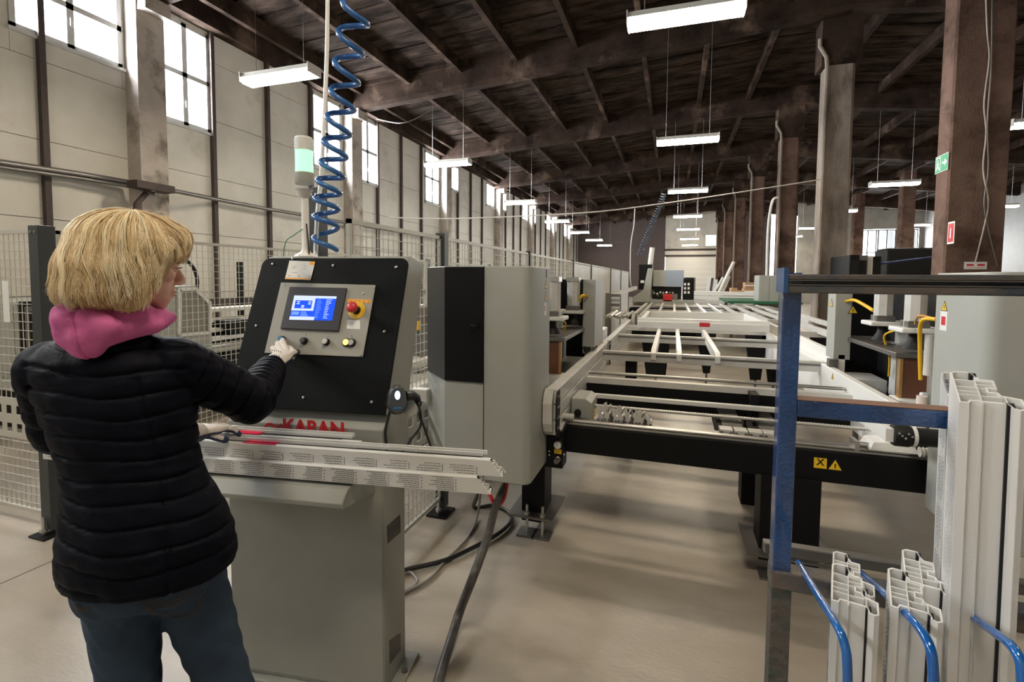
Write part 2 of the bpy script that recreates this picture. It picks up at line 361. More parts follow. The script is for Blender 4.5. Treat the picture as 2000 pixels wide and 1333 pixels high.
# columns of the middle row, with haunches and drainpipes
COL = [(2.98, 7.0), (3.0, 12.3), (3.2, 18.0), (3.2, 24.2), (3.2, 30.2), (3.2, 36.2), (3.2, 42)]
for i, (x, y) in enumerate(COL):
    wdt = .55; top = 6.9 if i else 7.1
    dp = .30 if i == 0 else .5; c = empty('column', (x+wdt/2, y+.25, 0), label=('thick rough concrete column with exit sign and loose cables, nearest on the right', 'concrete column behind the blue rack post, drainpipe on its left', 'third concrete column of the middle row, half hidden by its drainpipe')[i] if i < 3 else 'distant concrete column of the middle row', kind='structure')
    if i >= 3: c['group'] = 'distant columns of the middle row'
    ch = .02 if i == 0 else .06; mb = MB()
    poly = [(x+ch, y), (x+wdt-ch, y), (x+wdt, y+ch), (x+wdt, y+dp-ch), (x+wdt-ch, y+dp), (x+ch, y+dp), (x, y+dp-ch), (x, y+ch)]
    mb.prism(poly, lambda u, v, t: (u, v, t), 0, top+.2)
    mb.build('shaft', m_conc2 if i == 1 else m_conc, c)
    h = MB()
    h.prism([(x-.1, 6.2), (x+wdt+.1, 6.2), (x+wdt+.1, 7.2), (x-.1, 7.2)], lambda u, v, t: (u, t, v), y-.02, y+.52)
    h.build('capital', m_beam, c)
    if i:
        MB().tube([(x-.15, y-.06, 6.75), (x-.15, y-.06, 6.6), (x-.02, y-.07, 6.35), (x+.0, y-.07, 6.1), (x+.0, y-.07, .02)], .042, 8).build('drainpipe', m_conc2, c, smooth=True)
for i, y in enumerate((8.0, 14.2, 20.4, 26.6, 32.8)):
    x = 9.7
    c = empty('column', (x+.25, y+.25, 0), label='dark concrete column of the second row in the right aisle', kind='structure'); c['group'] = 'columns of the second row'
    MB().box(x, x+.5, y, y+.5, 0, zb(x)+.1).build('shaft', m_conc, c, bevel=.04)
# lamps
def lamp(x, y, z=4.66, cool=False, L=1.27):
    t = empty('ceiling_lamp', (x, y, z))
    h = MB(); h.prism([(-.14, .02), (.14, .02), (.10, .10), (-.10, .10)], lambda u, v, s: (x+s, y+u, z+v), -L/2, L/2)
    h.box(x-L/2-.012, x-L/2, y-.145, y+.145, z-.04, z+.105).box(x+L/2, x+L/2+.012, y-.145, y+.145, z-.04, z+.105)
    h.build('lamp_housing', m_lampw, t)
    MB().prism([(-.135, .02), (-.125, -.03), (-.09, -.055), (.09, -.055), (.125, -.03), (.135, .02)], lambda u, v, s: (x+s, y+u, z+v), -L/2, L/2).build('diffuser', m_tubec if cool else m_tube, t)
    zt = zb(x)+.7
    for s in (-.45, .45):
        MB().tube([(x+s, y, z+.08), (x+s, y, zt)], .004, 4).build('hanging_wire', m_steel, t)
    return t
LA = [(.0, .2), (.05, 6.2), (.22, 11.6), (.4, 18.05), (.58, 25.1), (.78, 31.4), (1.06, 38.6), (1.3, 45.5)]
LB = [(-5.8, .2), (-5.8, 6.2), (-5.8, 12.1), (-5.9, 19.0), (-5.9, 25.6), (-5.9, 32.), (-5.9, 38.4), (-5.9, 44.5)]
LC = [(6.8, 6.3), (6.8, 12.3), (6.5, 18.5), (6.8, 24.9), (7.5, 32.4), (7.6, 38)]
LD = [(12.3, 18.5), (12.3, 25), (12.3, 32)]
nm = ('behind the viewer', 'nearest one ahead', 'second one ahead', 'third one ahead', 'fourth one ahead', 'fifth one ahead', 'sixth one ahead', 'farthest one')
for row, rn in ((LA, 'in the middle row of the left aisle'), (LB, 'in the row beside the window wall'), (LC, 'right of the column row'), (LD, 'in the far right row')):
    for i, (x, y) in enumerate(row):
        put(lamp(x, y, cool=(row is LC and i in (2, 3)) or (row is LB and i > 1)), label=f'hanging fluorescent lamp {rn}, {nm[i+(1 if row in (LC, LD) else 0)]}', cat='lamp', group='hanging fluorescent lamps')
# ---------------------------------------------------------------- decals and lettering
def text(s, size, name, material, parent, frame, align='CENTER', depth=.0004, off=0):
    """lettering laid on a surface: frame = (origin, right, up) in world space"""
    cu = bpy.data.curves.new(name, 'FONT'); cu.body = s; cu.size = size; cu.align_x = align; cu.align_y = 'CENTER'; cu.extrude = depth; cu.offset = off
    tmp = bpy.data.objects.new('tmp', cu); C.objects.link(tmp)
    dg = bpy.context.evaluated_depsgraph_get(); me = bpy.data.meshes.new_from_object(tmp.evaluated_get(dg)); bpy.data.objects.remove(tmp)
    o_, r_, u_ = (Vector(a) for a in frame); r_.normalize(); u_ = (u_-r_*u_.dot(r_)).normalized(); n_ = r_.cross(u_)
    mm = Matrix((( r_.x, u_.x, n_.x, o_.x), (r_.y, u_.y, n_.y, o_.y), (r_.z, u_.z, n_.z, o_.z), (0, 0, 0, 1)))
    if parent is not None: mm = wmat(parent).inverted() @ mm
    me.transform(mm); me.materials.clear(); me.materials.append(material)
    me.name = name; o = bpy.data.objects.new(name, me); C.objects.link(o)
    if parent is not None: o.parent = parent
    return o
def plate(fr, u0, u1, w0, w1, t, name, material, parent, n0=0, **k):
    o_, r_, u_ = (Vector(a) for a in fr); r_.normalize(); u_.normalize(); n_ = r_.cross(u_)
    return MB().frame_box(o_+r_*u0+u_*w0+n_*n0, r_, u_, n_, u1-u0, w1-w0, t).build(name, material, parent, **k)
m_ink = mat('black_ink', (.01, .01, .01), .5); m_redink = mat('red_ink', (.55, .02, .03), .4)
m_wy = mat('warning_yellow', (.85, .55, .02), .4); m_paper = mat('white_label', (.78, .78, .76), .5); m_orange = mat('orange_print', (.9, .42, .05), .5)
def warning(fr, s, parent, mark='!'):
    o_, r_, u_ = (Vector(a) for a in fr); r_.normalize(); u_.normalize(); n_ = r_.cross(u_)
    def P(u, v, t): return o_+r_*u+u_*v+n_*t
    st = MB().prism([(-s/2, -s*.43), (s/2, -s*.43), (0, s*.45)], P, .0002, .0012).build('warning_sticker', m_ink, parent)
    MB().prism([(-s*.4, -s*.37), (s*.4, -s*.37), (0, s*.33)], P, .0012, .0016).build('sticker_face', m_wy, st)
    MB().prism([(-s*.03, -s*.28), (s*.03, -s*.28), (s*.05, s*.06), (-s*.05, s*.06)], P, .0016, .002).build('sticker_mark', m_ink, st)
    return st
# ---------------------------------------------------------------- welding heads (near pair)
HY = 2.45
def head_cabinet(side):
    if side < 0:
        t = empty('welding_head_cabinet', (-.95, 2.66, .5), label='tall grey welding head cabinet with black door, behind the control console', cat='machine')
        xf, xr = -1.19, -.70
    else:
        t = empty('welding_head_cabinet', (1.6, 2.66, .5), label='large grey welding head cabinet behind the blue rack on the right', cat='machine')
    z0, z1 = .50, (1.668 if side < 0 else 1.643)
    X = (lambda x: x) if side < 0 else (lambda x: .5-x)
    R = .05
    arc = [(-.70-R+R*math.sin(a), HY+R-R*math.cos(a)) for a in [i*math.pi/2/5 for i in range(6)]]
    xe = -1.19 if side < 0 else -1.7
    poly = [(xe-.22, HY+.22), (xe, HY)]+arc+[(-.70, 2.87), (xe-.22, 2.87)]
    poly = [(X(x), y) for x, y in poly]
    zt = [(z0, 0), ]
    MB().prism(poly, lambda u, v, s: (u, v, s), z0, z1).build('cabinet_body', m_wgrey, t, smooth=True, bevel=.006)
    if side < 0:
        zd = at(900, 745, y=HY).z
        d = MB().box(-1.188, -.962, HY-.008, HY, zd, z1-.004).build('door', m_black, t, bevel=.002)
        MB().hexa([(-1.19, HY-.007, zd), (-1.185, HY, zd), (-1.405, HY+.222, zd), (-1.412, HY+.214, zd), (-1.19, HY-.007, z1-.004), (-1.185, HY, z1-.004), (-1.405, HY+.222, z1-.004), (-1.412, HY+.214, z1-.004)]).build('side_door', mat('satin_black', (.03, .031, .033), .38), t)
        p = at(930, 637, y=HY-.012); lt = MB().cyl((p.x, HY-.008, p.z), (p.x, HY-.03, p.z), .009, 12).cyl((p.x, HY-.03, p.z), (p.x-.025, HY-.033, p.z+.004), .006, 8).build('latch', m_rubber, d)
        MB().box(-.9625, -.9585, HY-.0015, HY, z0, z1).build('seam', m_black, t)
        MB().box(-1.5, -1.385, 2.60, 2.66, at(830, 775, y=2.6).z-.035, at(830, 775, y=2.6).z+.04).build('cross_rail', m_alu, t, bevel=.004)
        fr = lambda px, py: (at(px, py, x=-.70), (0, 1, 0), (0, 0, 1))
        for py in (555, 578):
            warning(fr(1066, py), .062, t)
        o, r, u = fr(1065, 604); plate((o, r, u), -.025, .025, -.035, .035, .001, 'notice_label', m_paper, t)
        plate((o+Vector((.001, 0, 0)), r, u), -.015, .0, -.01, .02, .0006, 'label_print', m_redink, t)
        o, r, u = fr(1067, 535); plate((o, r, u), -.012, .012, -.025, .025, .001, 'serial_plate', m_ink, t)
    else:
        fr = lambda px, py: (at(px, py, x=1.2), (0, -1, 0), (0, 0, 1))
        warning(fr(1845, 598), .055, t)
        o, r, u = fr(1843, 627); plate((o, r, u), -.03, .03, -.045, .045, .001, 'notice_label', m_paper, t)
        plate((o+Vector((-.001, 0, 0)), r, u), -.018, .018, -.02, .02, .0006, 'label_print', m_redink, t)
    return t
head_cabinet(-1); head_cabinet(1)
# ---------------------------------------------------------------- machine frame
fm = empty('welding_machine', (.2, 3.0, 0), label='black steel frame of the welding machine with legs, beams and guide rails', cat='machine')
by0 = 2.95
MB().box(-.92, 1.55, by0, by0+.16, .53, .70).build('front_beam', m_black, fm, bevel=.008)
MB().cyl((-.70, by0+.03, .722), (1.5, by0+.03, .722), .012, 12).box(-.7, 1.5, by0+.02, by0+.04, .70, .712).build('guide_rail', m_steel, fm, smooth=True)
MB().box(-.74, 1.5, by0+.10, by0+.15, .70, .712).build('rack_strip', m_dsteel, fm)
MB().box(-.72, 1.22, 3.78, 3.94, .61, .80).build('rear_beam', m_black, fm, bevel=.008)
MB().box(-.7, 1.2, 3.77, 3.83, .80, .845).build('bearing_strip', m_alu, fm)
MB().cyl((-.7, 3.9, .86), (1.2, 3.9, .86), .012, 10).build('guide_rail', m_steel, fm, smooth=True)
MB().box(-.535, 1.35, 3.56, 3.60, .735, .765).build('cross_bar', m_white, fm, bevel=.004)
def thread(x0, x1, y, z, r, pitch, nm, par):
    pts = []; n = int((x1-x0)/pitch)
    mb = MB(); prof = []
    for i in range(n+1): prof += [(r, i*pitch), (r*.72, i*pitch+pitch*.5)]
    mb.lathe((x0, y, z), prof, 8, (1, 0, 0)); return mb.build(nm, m_alu, par, smooth=.9)
thread(-.5, 1.3, 3.33, .74, .012, .016, 'lead_screw', fm)
thread(-.76, -.55, 2.93, .76, .022, .014, 'bellows', fm)
thread(1.18, 1.4, 2.9, .76, .026, .016, 'bellows', fm)
for x0, x1 in ((-.885, -.735), (.485, .775)):
    l = MB().box(x0, x1, 2.93, 3.12, .06, .54).build('leg', m_black, fm, bevel=.004)
    MB().box(x0-.07, x1+.07, 2.86, 3.22, .11, .125).build('base_plate', m_dsteel, l)
    for bx, by in ((x0+.05, 2.885), (x1, 2.885)):
        MB().cyl((bx, by, .012), (bx, by, .19), .009, 8).lathe((bx, by, .125), [(.02, 0), (.02, .02)], 6).build('levelling_bolt', m_steel, l)
        MB().box(bx-.055, bx+.055, by-.05, by+.06, 0, .014).build('foot_plate', m_dsteel, l)
MB().prism([(-.92, .52), (-1.2, .52), (-.885, .34)], lambda u, v, s: (u, s, v), 2.97, 3.1).build('gusset', m_black, fm)
for x0, x1 in ((.5, .64),):
    MB().box(x0, x1, 3.78, 3.94, 0, .66).build('leg', m_black, fm)
for x0, x1 in ((.34, .46), (.56, .68)):   # cross members under the jigs
    MB().hexa([(x0, 3.1, .60), (x1, 3.1, .60), (x1-.02, 3.78, .66), (x0-.02, 3.78, .66), (x0, 3.1, .625), (x1, 3.1, .625), (x1-.02, 3.78, .685), (x0-.02, 3.78, .685)]).build('cross_member', m_dsteel, fm)
    MB().hexa([(x0-.03, 3.1, .5), (x0, 3.1, .5), (x0-.02, 3.78, .6), (x0-.05, 3.78, .6), (x0-.03, 3.1, .62), (x0, 3.1, .62), (x0-.02, 3.78, .68), (x0-.05, 3.78, .68)]).build('cross_member', m_black, fm)
p = at(1468, 795, y=3.72); MB().box(p.x-.02, p.x+.03, 3.62, 3.8, .62, .83).build('bracket', m_black, fm)
# warning plates on the beam
o = at(1602, 905, y=by0); fr = (o+Vector((0, -.0008, 0)), (1, 0, 0), (0, 0, 1))
pl = plate(fr, -.03, .03, -.028, .028, .001, 'warning_plate', m_wy, fm); text('X', .05, 'plate_mark', m_ink, pl, (fr[0]+Vector((0, -.0018, .004)), fr[1], fr[2]), off=.001)
o = at(1631, 908, y=by0); warning((o+Vector((0, -.0008, 0)), (1, 0, 0), (0, 0, 1)), .075, fm)
# air service unit under the left cabinet
au = empty('air_service_unit', (-.69, 2.86, .45), label='black pneumatic box with gauge and knob under the grey cabinet', cat='gauge')
MB().box(-.78, -.60, 2.82, 2.94, .50-.03, .70).build('box_body', m_black, au, bevel=.004)
MB().hexa([(-.78, 2.80, .70), (-.60, 2.80, .70), (-.60, 2.94, .72), (-.78, 2.94, .72), (-.78, 2.79, .715), (-.60, 2.79, .715), (-.60, 2.94, .75), (-.78, 2.94, .75)]).build('box_lid', m_dsteel, au)
g = at(1090, 869, y=2.81); gg = MB().cyl((g.x, 2.82, g.z), (g.x, 2.795, g.z), .023, 20).build('gauge', m_steel, au, smooth=True)
MB().cyl((g.x, 2.795, g.z), (g.x, 2.793, g.z), .019, 20).build('dial', m_paper, gg); MB().bar((g.x, 2.7925, g.z), (g.x-.01, 2.7925, g.z+.011), .002, .001).build('needle', m_ink, gg)
q = at(1089, 883, y=2.81); plate((q+Vector((0, .008, 0)), (1, 0, 0), (0, 0, 1)), -.022, .022, -.014, .014, .003, 'yellow_label', m_wy, au)
q = at(1089, 898, y=2.81); MB().lathe((q.x, 2.82, q.z), [(.018, 0), (.018, .012), (.013, .016), (.013, .035), (.015, .036), (.015, .05)], 16, (0, -1, 0)).build('regulator_knob', m_dsteel, au, smooth=True)
for q in (at(1073, 882, y=2.82), at(1073, 889, y=2.82), at(1102, 888, y=2.82)): MB().ball((q.x, 2.818, q.z), .0045, 8, 6).build('indicator', m_white, au)
# ---------------------------------------------------------------- profile guide rails running away from the viewer
def grooved_rail(name, x, y0, y1, z0, z1, w, mt, label, group=None, n=3):
    t = empty(name, (x, y0, z0), label=label, cat='rail')
    if group: t['group'] = group
    mb = MB(); hh = (z1-z0)/n
    core = MB().box(x-w/2+.004, x+w/2-.004, y0+.07, y1-.002, z0+.004, z1-.004)
    for k in range(n): mb.box(x-w/2, x+w/2, y0+.05, y1, z0+k*hh+.0035, z0+(k+1)*hh-.0035)
    zc = (z0+z1)/2; R = (z1-z0)/2
    mb.prism([(y0+.06, z0), (y0+.02, z0+.03), (y0, z0+.08), (y0, z1-.08), (y0+.02, z1-.03), (y0+.06, z1)], lambda u, v, s: (s, u, v), x-w/2-.005, x+w/2-.02)
    mb.build('rail_profile', mt, t, bevel=.002); core.build('groove', m_dsteel, t)
    ec = MB().prism([(y0+.09, z0-.012), (y0+.03, z0), (y0+.005, z0+.05), (y0+.005, z1-.05), (y0+.03, z1-.01), (y0+.09, z1-.01)], lambda u, v, s: (s, u, v), x+w/2, x+w/2+.008).build('end_cap', m_rubber, t)
    for i in range(3):
        for j in range(4):
            MB().lathe((x+w/2+.008, y0+.028+.02*i, z0+.05+(z1-z0-.09)*j/3), [(.005, 0), (.005, .004)], 8, (1, 0, 0)).build('screw', m_steel, ec)
    return t
grooved_rail('profile_guide_rail', -.655, 2.70, 4.95, .69, .965, .07, m_alu, 'long grooved aluminium guide rail running back from the grey cabinet')
grooved_rail('profile_guide_rail', -.63, 5.0, 7.9, .74, .985, .06, m_alu, 'aluminium guide rail section under the left end of the white sash frame')
grooved_rail('profile_guide_rail', -.62, 8.6, 13.4, .80, 1.03, .06, m_alu, 'far grooved guide rail leading to the red box machine')
# broad white arm on the right
t = empty('guide_arm', (1.2, 2.7, .7), label='broad white guide arm slanting behind the blue rack post', cat='rail')
a0, a1 = at(1565, 690, x=1.17), at(1742, 800, x=1.17)
ya, yb = at(1500, 640, x=1.17).y, at(1762, 800, x=1.17).y
z1_ = .94; MB().box(1.15, 1.2, yb, ya, .62, z1_).build('arm_plate', m_white, t, bevel=.004)
MB().prism([(yb+.02, .62), (yb-.10, .72), (yb-.10, .9), (yb+.02, z1_)], lambda u, v, s: (s, u, v), 1.151, 1.199).build('arm_nose', m_white, t)
warning((at(1626, 735, x=1.149), (0, -1, 0), (0, 0, 1)), .05, t)
hb_ = at(1752, 850, y=2.62)
MB().lathe((hb_.x-.02, 2.62, hb_.z), [(.045, 0), (.05, .01), (.05, .06), (.042, .065), (.042, .09)], 20, (1, 0, 0)).build('drive_hub', m_rubber, t, smooth=True)
MB().lathe((hb_.x+.05, 2.62, hb_.z), [(.047, 0), (.047, .014)], 20, (1, 0, 0)).build('hub_ring', m_white, t); MB().cyl((hb_.x+.06, 2.62, hb_.z), (1.2, 2.62, hb_.z), .04, 16).build('hub_shaft', m_rubber, t, smooth=True)
for i in range(5): MB().ball((hb_.x-.01+.012*i, 2.568+.003*(i % 2), hb_.z+.02-.01*(i % 3)), .005, 8, 6).build('rivet', m_steel, t)
MB().box(hb_.x-.05, hb_.x-.02, 2.6, 2.95, hb_.z-.03, hb_.z+.03).build('hub_bracket', m_white, t)
MB().box(1.14, 1.19, yb-.05, yb+.02, .56, .72).build('arm_foot', m_white, t, bevel=.003)
t = empty('guide_arm', (1.3, 3.9, .8), label='second white guide arm, behind the broad one near the column', cat='rail')
MB().box(1.22, 1.27, 4.35, 7.8, .86, 1.04).build('arm_plate', m_white, t, bevel=.004)
MB().box(1.16, 1.22, 4.33, 4.4, .82, 1.0).build('end_cap', m_dsteel, t)
for nx, (x, y0, y1, lb) in enumerate(((1.75, 5.2, 9.5, 'slim white rail right of the white sash frame'), (2.15, 5.6, 10.5, 'outermost slim white rail beside the concrete column'))):
    t = empty('side_rail', (x, y0, .95), label=lb, cat='rail'); MB().box(x-.03, x+.03, y0, y1, .95, 1.02).build('rail_profile', m_alu, t, bevel=.003); MB().box(x-.04, x+.04, y0-.03, y0, .93, 1.03).build('end_cap', m_dsteel, t)
    for yy in (y0+.4, y1-.4): MB().box(x-.02, x+.02, yy-.02, yy+.02, 0, .95).build('leg', m_dsteel, t)
# moving carriage under the right arm
t = empty('carriage', (1.05, 3.0, .7), label='small white clamp carriage on the guide rail beside the right cabinet', cat='carriage')
MB().hexa([(.98, 2.93, .735), (1.2, 2.93, .735), (1.2, 3.08, .735), (.98, 3.08, .735), (1.0, 2.94, .775), (1.16, 2.94, .79), (1.16, 3.07, .79), (1.0, 3.07, .775)]).build('carriage_body', m_white, t, bevel=.004)
MB().cyl((.93, 2.98, .745), (1.0, 2.98, .745), .014, 10).build('pin', m_steel, t); MB().box(.92, .94, 2.94, 3.03, .72, .77).build('end_stop', m_steel, t)
# ---------------------------------------------------------------- jigs standing on the beam
def jig(x, y, h, k):
    t = empty('jig_block', (x, y, .712)); w = .026
    mb = MB(); s = random.uniform(-.01, .01)
    w *= .62; a_ = .25*math.sin(k*2.3); mb.prism([(-w, 0), (w, 0), (w+.003, h*.55), (w*.3, h*.6), (w*.9, h*(.9+a_*.3)), (w*.5, h), (-w*.2, h*.66), (-w*1.1, h*(1.04+a_*.4)), (-w*1.3, h*.6), (-w*.7, h*.5)], lambda u, v, q: (x+u+q*a_, y+q, .712+v), -.03, .03)
    mb.build('block', m_alu, t, bevel=.002)
    for dx in (-.012, .012): MB().lathe((x+dx, y-.03, .712+h*.22), [(.006, 0), (.006, .006)], 8, (0, -1, 0)).build('screw', m_dsteel, t)
    return t
ords = ('first', 'second', 'third', 'fourth', 'fifth', 'sixth', 'seventh', 'eighth')
for k in range(8):
    x = at(1172+13.5*k, 826, y=3.03).x
    put(jig(x, 3.06, (.10, .11, .085, .10, .09, .09, .085, .075)[k], k), label=f'notched steel jig block on the front beam, {ords[k]} from the left', cat='jig', group='notched jig blocks on the front beam')
for k in range(4):
    x = at(1418+29*k, 850, y=3.03).x
    t = empty('clamp_block', (x, 3.05, .712), label=f'low aluminium clamp block on the front beam, {ords[k]} from the left', cat='jig', group='low clamp blocks on the front beam')
    MB().box(x-.035, x+.035, 3.02, 3.1, .712, .745).build('block', m_alu, t, bevel=.002)
    for dx in (-.025, .025): MB().cyl((x+dx, 3.01, .728), (x+dx, 3.05, .728), .009, 10).build('knob', m_dsteel, t)
t = empty('motor_cover', (-.5, 3.3, .7), label='grey boxy motor cover beside the guide rail end', cat='cover')
MB().prism([(-.615, .68), (-.49, .68), (-.48, .80), (-.52, .825), (-.615, .825)], lambda u, v, s: (u, s, v), 3.14, 3.4).build('cover_body', m_wgrey, t, bevel=.006)
MB().cyl((-.57, 3.14, .735), (-.57, 3.12, .735), .022, 16).build('motor_socket', m_rubber, t)
MB().tube([(-.47, 3.12, .71), (-.45, 3.12, .74), (-.46, 3.13, .77)], .004, 6).build('brass_fitting', m_yel, t)
# ---------------------------------------------------------------- rear welding heads with their cylinders
def ccyl(x, y, z0, z1, r, par):
    mb = MB(); n = 16; poly = []
    for i in range(n):
        a = 2*math.pi*i/n; rr = r*(1.0 if i % 2 == 0 else .93); poly.append((x+rr*math.cos(a)*1.05, y+rr*math.sin(a)))
    c = mb.prism(poly, lambda u, v, s: (u, v, s), z0, z1-.04).build('cylinder', m_alu, par)
    MB().box(x-r, x+r, y-r, y+r, z1-.04, z1).build('cylinder_cap', m_steel, c, bevel=.004)
    MB().box(x-r*1.02, x+r*1.02, y-r, y+r, z0, z0+.04).build('cylinder_foot', m_dsteel, c, bevel=.004)
    MB().cyl((x, y, z0-.13), (x, y, z0), r*.3, 12).lathe((x, y, z0-.13), [(r*1.1, 0), (r*.6, .05), (r*.5, .09)], 14).build('piston_rod', m_rubber, c, smooth=True)
def hose(pts, r, name, mt, par):
    P = [Vector(p) for p in pts]; out = []
    for i in range(len(P)-1):
        p0, p1, p2, p3 = P[max(i-1, 0)], P[i], P[i+1], P[min(i+2, len(P)-1)]
        for k in range(6):
            s = k/6; out.append(.5*((2*p1)+(p2-p0)*s+(2*p0-5*p1+4*p2-p3)*s*s+(3*p1-3*p2+p3-p0)*s**3))
    out.append(P[-1]); return MB().tube(out, r, 8).build(name, mt, par, smooth=1.2)
def rear_head(side, label):
    X = (lambda x: x+.08) if side < 0 else (lambda x: .46-x)
    ys_ = (3.54, 4.32) if side < 0 else (3.53, 4.0)
    t = empty('rear_welding_head', (X(-1.0), 3.9, .7), label=label, cat='machine')
    def B(x0, x1, *r): a, b = sorted((X(x0), X(x1))); return MB().box(a, b, *r)
    B(-1.32, -1.22, 3.2, 4.95, .75, 1.60).build('back_panel', m_black, t)
    B(-1.3, -.95, 5.0, 5.05, .75, 1.60).build('end_panel', m_black, t)
    for y, z in ((ys_[0], 1.33), (ys_[1], 1.33)):
        ccyl(X(-.92), y, z, 1.62, .055, t)
        B(-1.05, -.82, y-.10, y+.10, z-.03, z).build('flange', m_white, t, bevel=.008)
        B(-1.07, -1.03, y-.10, y+.1, .82, z-.03).build('side_post', m_wgrey, t, bevel=.003)
        B(-1.02, -.99, y-.05, y+.05, .82, 1.18).build('slide_rail', m_alu, t)
    B(-1.05, -.82, 3.5, 4.5, 1.145, 1.175).build('clamp_plate', m_dsteel, t, bevel=.003)
    B(-.99, -.86, 3.52, 3.545, .84, 1.14).build('brown_panel', noisy('brown_laminate', (.12, .045, .025), (.16, .065, .035), 6, (.4, .5)), t)
    B(-.865, -.85, 3.51, 3.55, .84, 1.14).build('brass_edge', mat('brass', (.5, .3, .12), .35, .6), t)
    B(-.97, -.83, 3.45, 3.6, .80, .90).build('lower_clamp', m_white, t, bevel=.006)
    B(-1.0, -.82, 4.1, 4.4, .80, .90).build('lower_clamp', m_alu, t, bevel=.006)
    B(-.96, -.92, 3.40, 3.44, .80, .96).build('fence_block', m_paper, t, bevel=.01)
    B(-1.05, -.78, 3.2, 4.6, .765, .80).build('table_plate', m_black, t, bevel=.004)
    a, b = sorted((X(-1.05), X(-.80))); MB().prism([(3.22, .725), (3.3, .765), (3.7, .765), (3.7, .71), (3.22, .71)], lambda u, v, s: (s, u, v), a, b).build('tray', m_wgrey, t)
    B(-1.2, -.8, 3.2, 4.7, .55, .71).build('undercarriage', m_rubber, t, bevel=.01)
    B(-.84, -.73, 4.35, 4.55, 1.0, 1.60).build('cable_duct', m_wgrey, t, bevel=.003)
    B(-.83, -.77, 4.42, 4.47, .5, 1.0).build('duct_post', m_dsteel, t)
    hose([(X(-.80), 4.35, 1.45), (X(-.83), 4.25, 1.46), (X(-.87), ys_[1]+.03, 1.40)], .012, 'yellow_hose', m_yel, t)
    hose([(X(-.95), 3.75, 1.3), (X(-.9), 3.9, 1.24), (X(-.95), 3.95, 1.1), (X(-.97), 4.0, .95)], .007, 'yellow_cable', m_yel, t)
    return t
lh = rear_head(-1, 'rear welding head with two upright aluminium cylinders, right of the grey black-door cabinet')
rh = rear_head(1, 'rear welding head with two upright aluminium cylinders, seen under the dark rack bar')
hose([(1.22, 2.9, 1.42), (1.2, 3.0, 1.40), (1.24, 3.1, 1.25), (1.27, 3.15, 1.08)], .010, 'yellow_hose', m_yel, rh)
hose([(1.22, 2.9, 1.42), (1.25, 3.15, 1.42), (1.33, 3.4, 1.36)], .006, 'orange_cable', mat('orange_cable', (.6, .25, .02), .5), rh)
MB().cyl((1.26, 3.05, 1.12), (1.26, 3.05, 1.33), .022, 14).build('small_cylinder', m_alu, rh, smooth=True)
MB().cyl((1.22, 3.0, .80), (1.22, 3.0, 1.02), .024, 14).build('pale_tube', mat('pink_tube', (.7, .6, .55), .4), rh, smooth=True)
warning((at(1666, 605, y=4.345), (1, 0, 0), (0, 0, 1)), .07, rh)
o = at(1684, 600, x=1.188); warning((Vector((1.189, 4.45, o.z)), (0, -1, 0), (0, 0, 1)), .07, rh)
MB().box(-.72, -.66, 4.6, 4.95, .6, 1.60).build('guard_strip', m_wgrey, lh)
# ---------------------------------------------------------------- roller table behind
tb = empty('conveyor_table', (.4, 6.5, 0), label='pale steel conveyor table with rails and black tapered legs', cat='table')
for (x0, x1, y, z) in ((-.60, 1.2, 4.55, .95), (-.65, 1.3, 5.9, .96)):
    MB().box(x0, x1, y-.03, y+.03, z-.085, z).build('cross_bar', m_alu, tb, bevel=.003)
    MB().box(x0, x1, y-.035, y-.03, z-.035, z-.02).build('groove', m_dsteel, tb)
for px in (1277, 1327, 1402):
    x = at(px, 672, y=4.55).x
    rl = MB().prism([(4.55-.05, .89), (4.5, .92), (4.5, .95), (4.56, .98), (6.6, .98), (6.6, .90), (4.58, .88)], lambda u, v, s: (s, u, v), x-.022, x+.022).build('support_rail', m_white, tb, bevel=.004)
    MB().cyl((x-.026, 4.56, .93), (x+.026, 4.56, .93), .032, 14).build('end_roller', m_dsteel, rl)
for i in range(10):
    x = -.50+i*.27
    MB().box(x-.022, x+.022, 8.2, 13.2, .97, 1.02).build('table_rail', m_alu, tb)
for y in (7.0, 9.0, 11, 13): MB().box(-.7, 2.3, y-.03, y+.03, .90, .97).build('cross_bar', m_alu, tb)
MB().box(-.4, 2.2, 11.8, 13.1, .98, 1.0).build('table_sheet', mat('grey_sheet', (.28, .27, .25), .5), tb)
for (a, b, c, d, ybt) in ((1250, 1312, 1262, 1300, 742), (1358, 1400, 1373, 1386, 737), (1455, 1498, 1465, 1485, 750), (1488, 1530, 1500, 1520, 758), (1578, 1640, 1590, 1628, 690), (1648, 1700, 1655, 1690, 700)):
    yl = 7.6 if ybt < 745 else 7.0
    p = [at(a, 655, y=yl), at(b, 655, y=yl), at(d, ybt-8, y=yl), at(c, ybt-8, y=yl)]
    for q in p[:2]: q.z = .90
    lg = MB().prism([(q.x, q.z) for q in p], lambda u, v, s: (u, s, v), yl-.03, yl+.03).build('tapered_leg', m_black, tb)
    xm = (p[2].x+p[3].x)/2; MB().cyl((xm, yl, 0), (xm, yl, p[2].z+.01), .015, 8).lathe((xm, yl, 0), [(.05, 0), (.05, .012)], 12).build('levelling_foot', m_dsteel, lg)
for x in (-.75, -.35): MB().box(x-.05, x+.05, 4.6, 4.72, 0, .9).build('leg', m_black, tb)
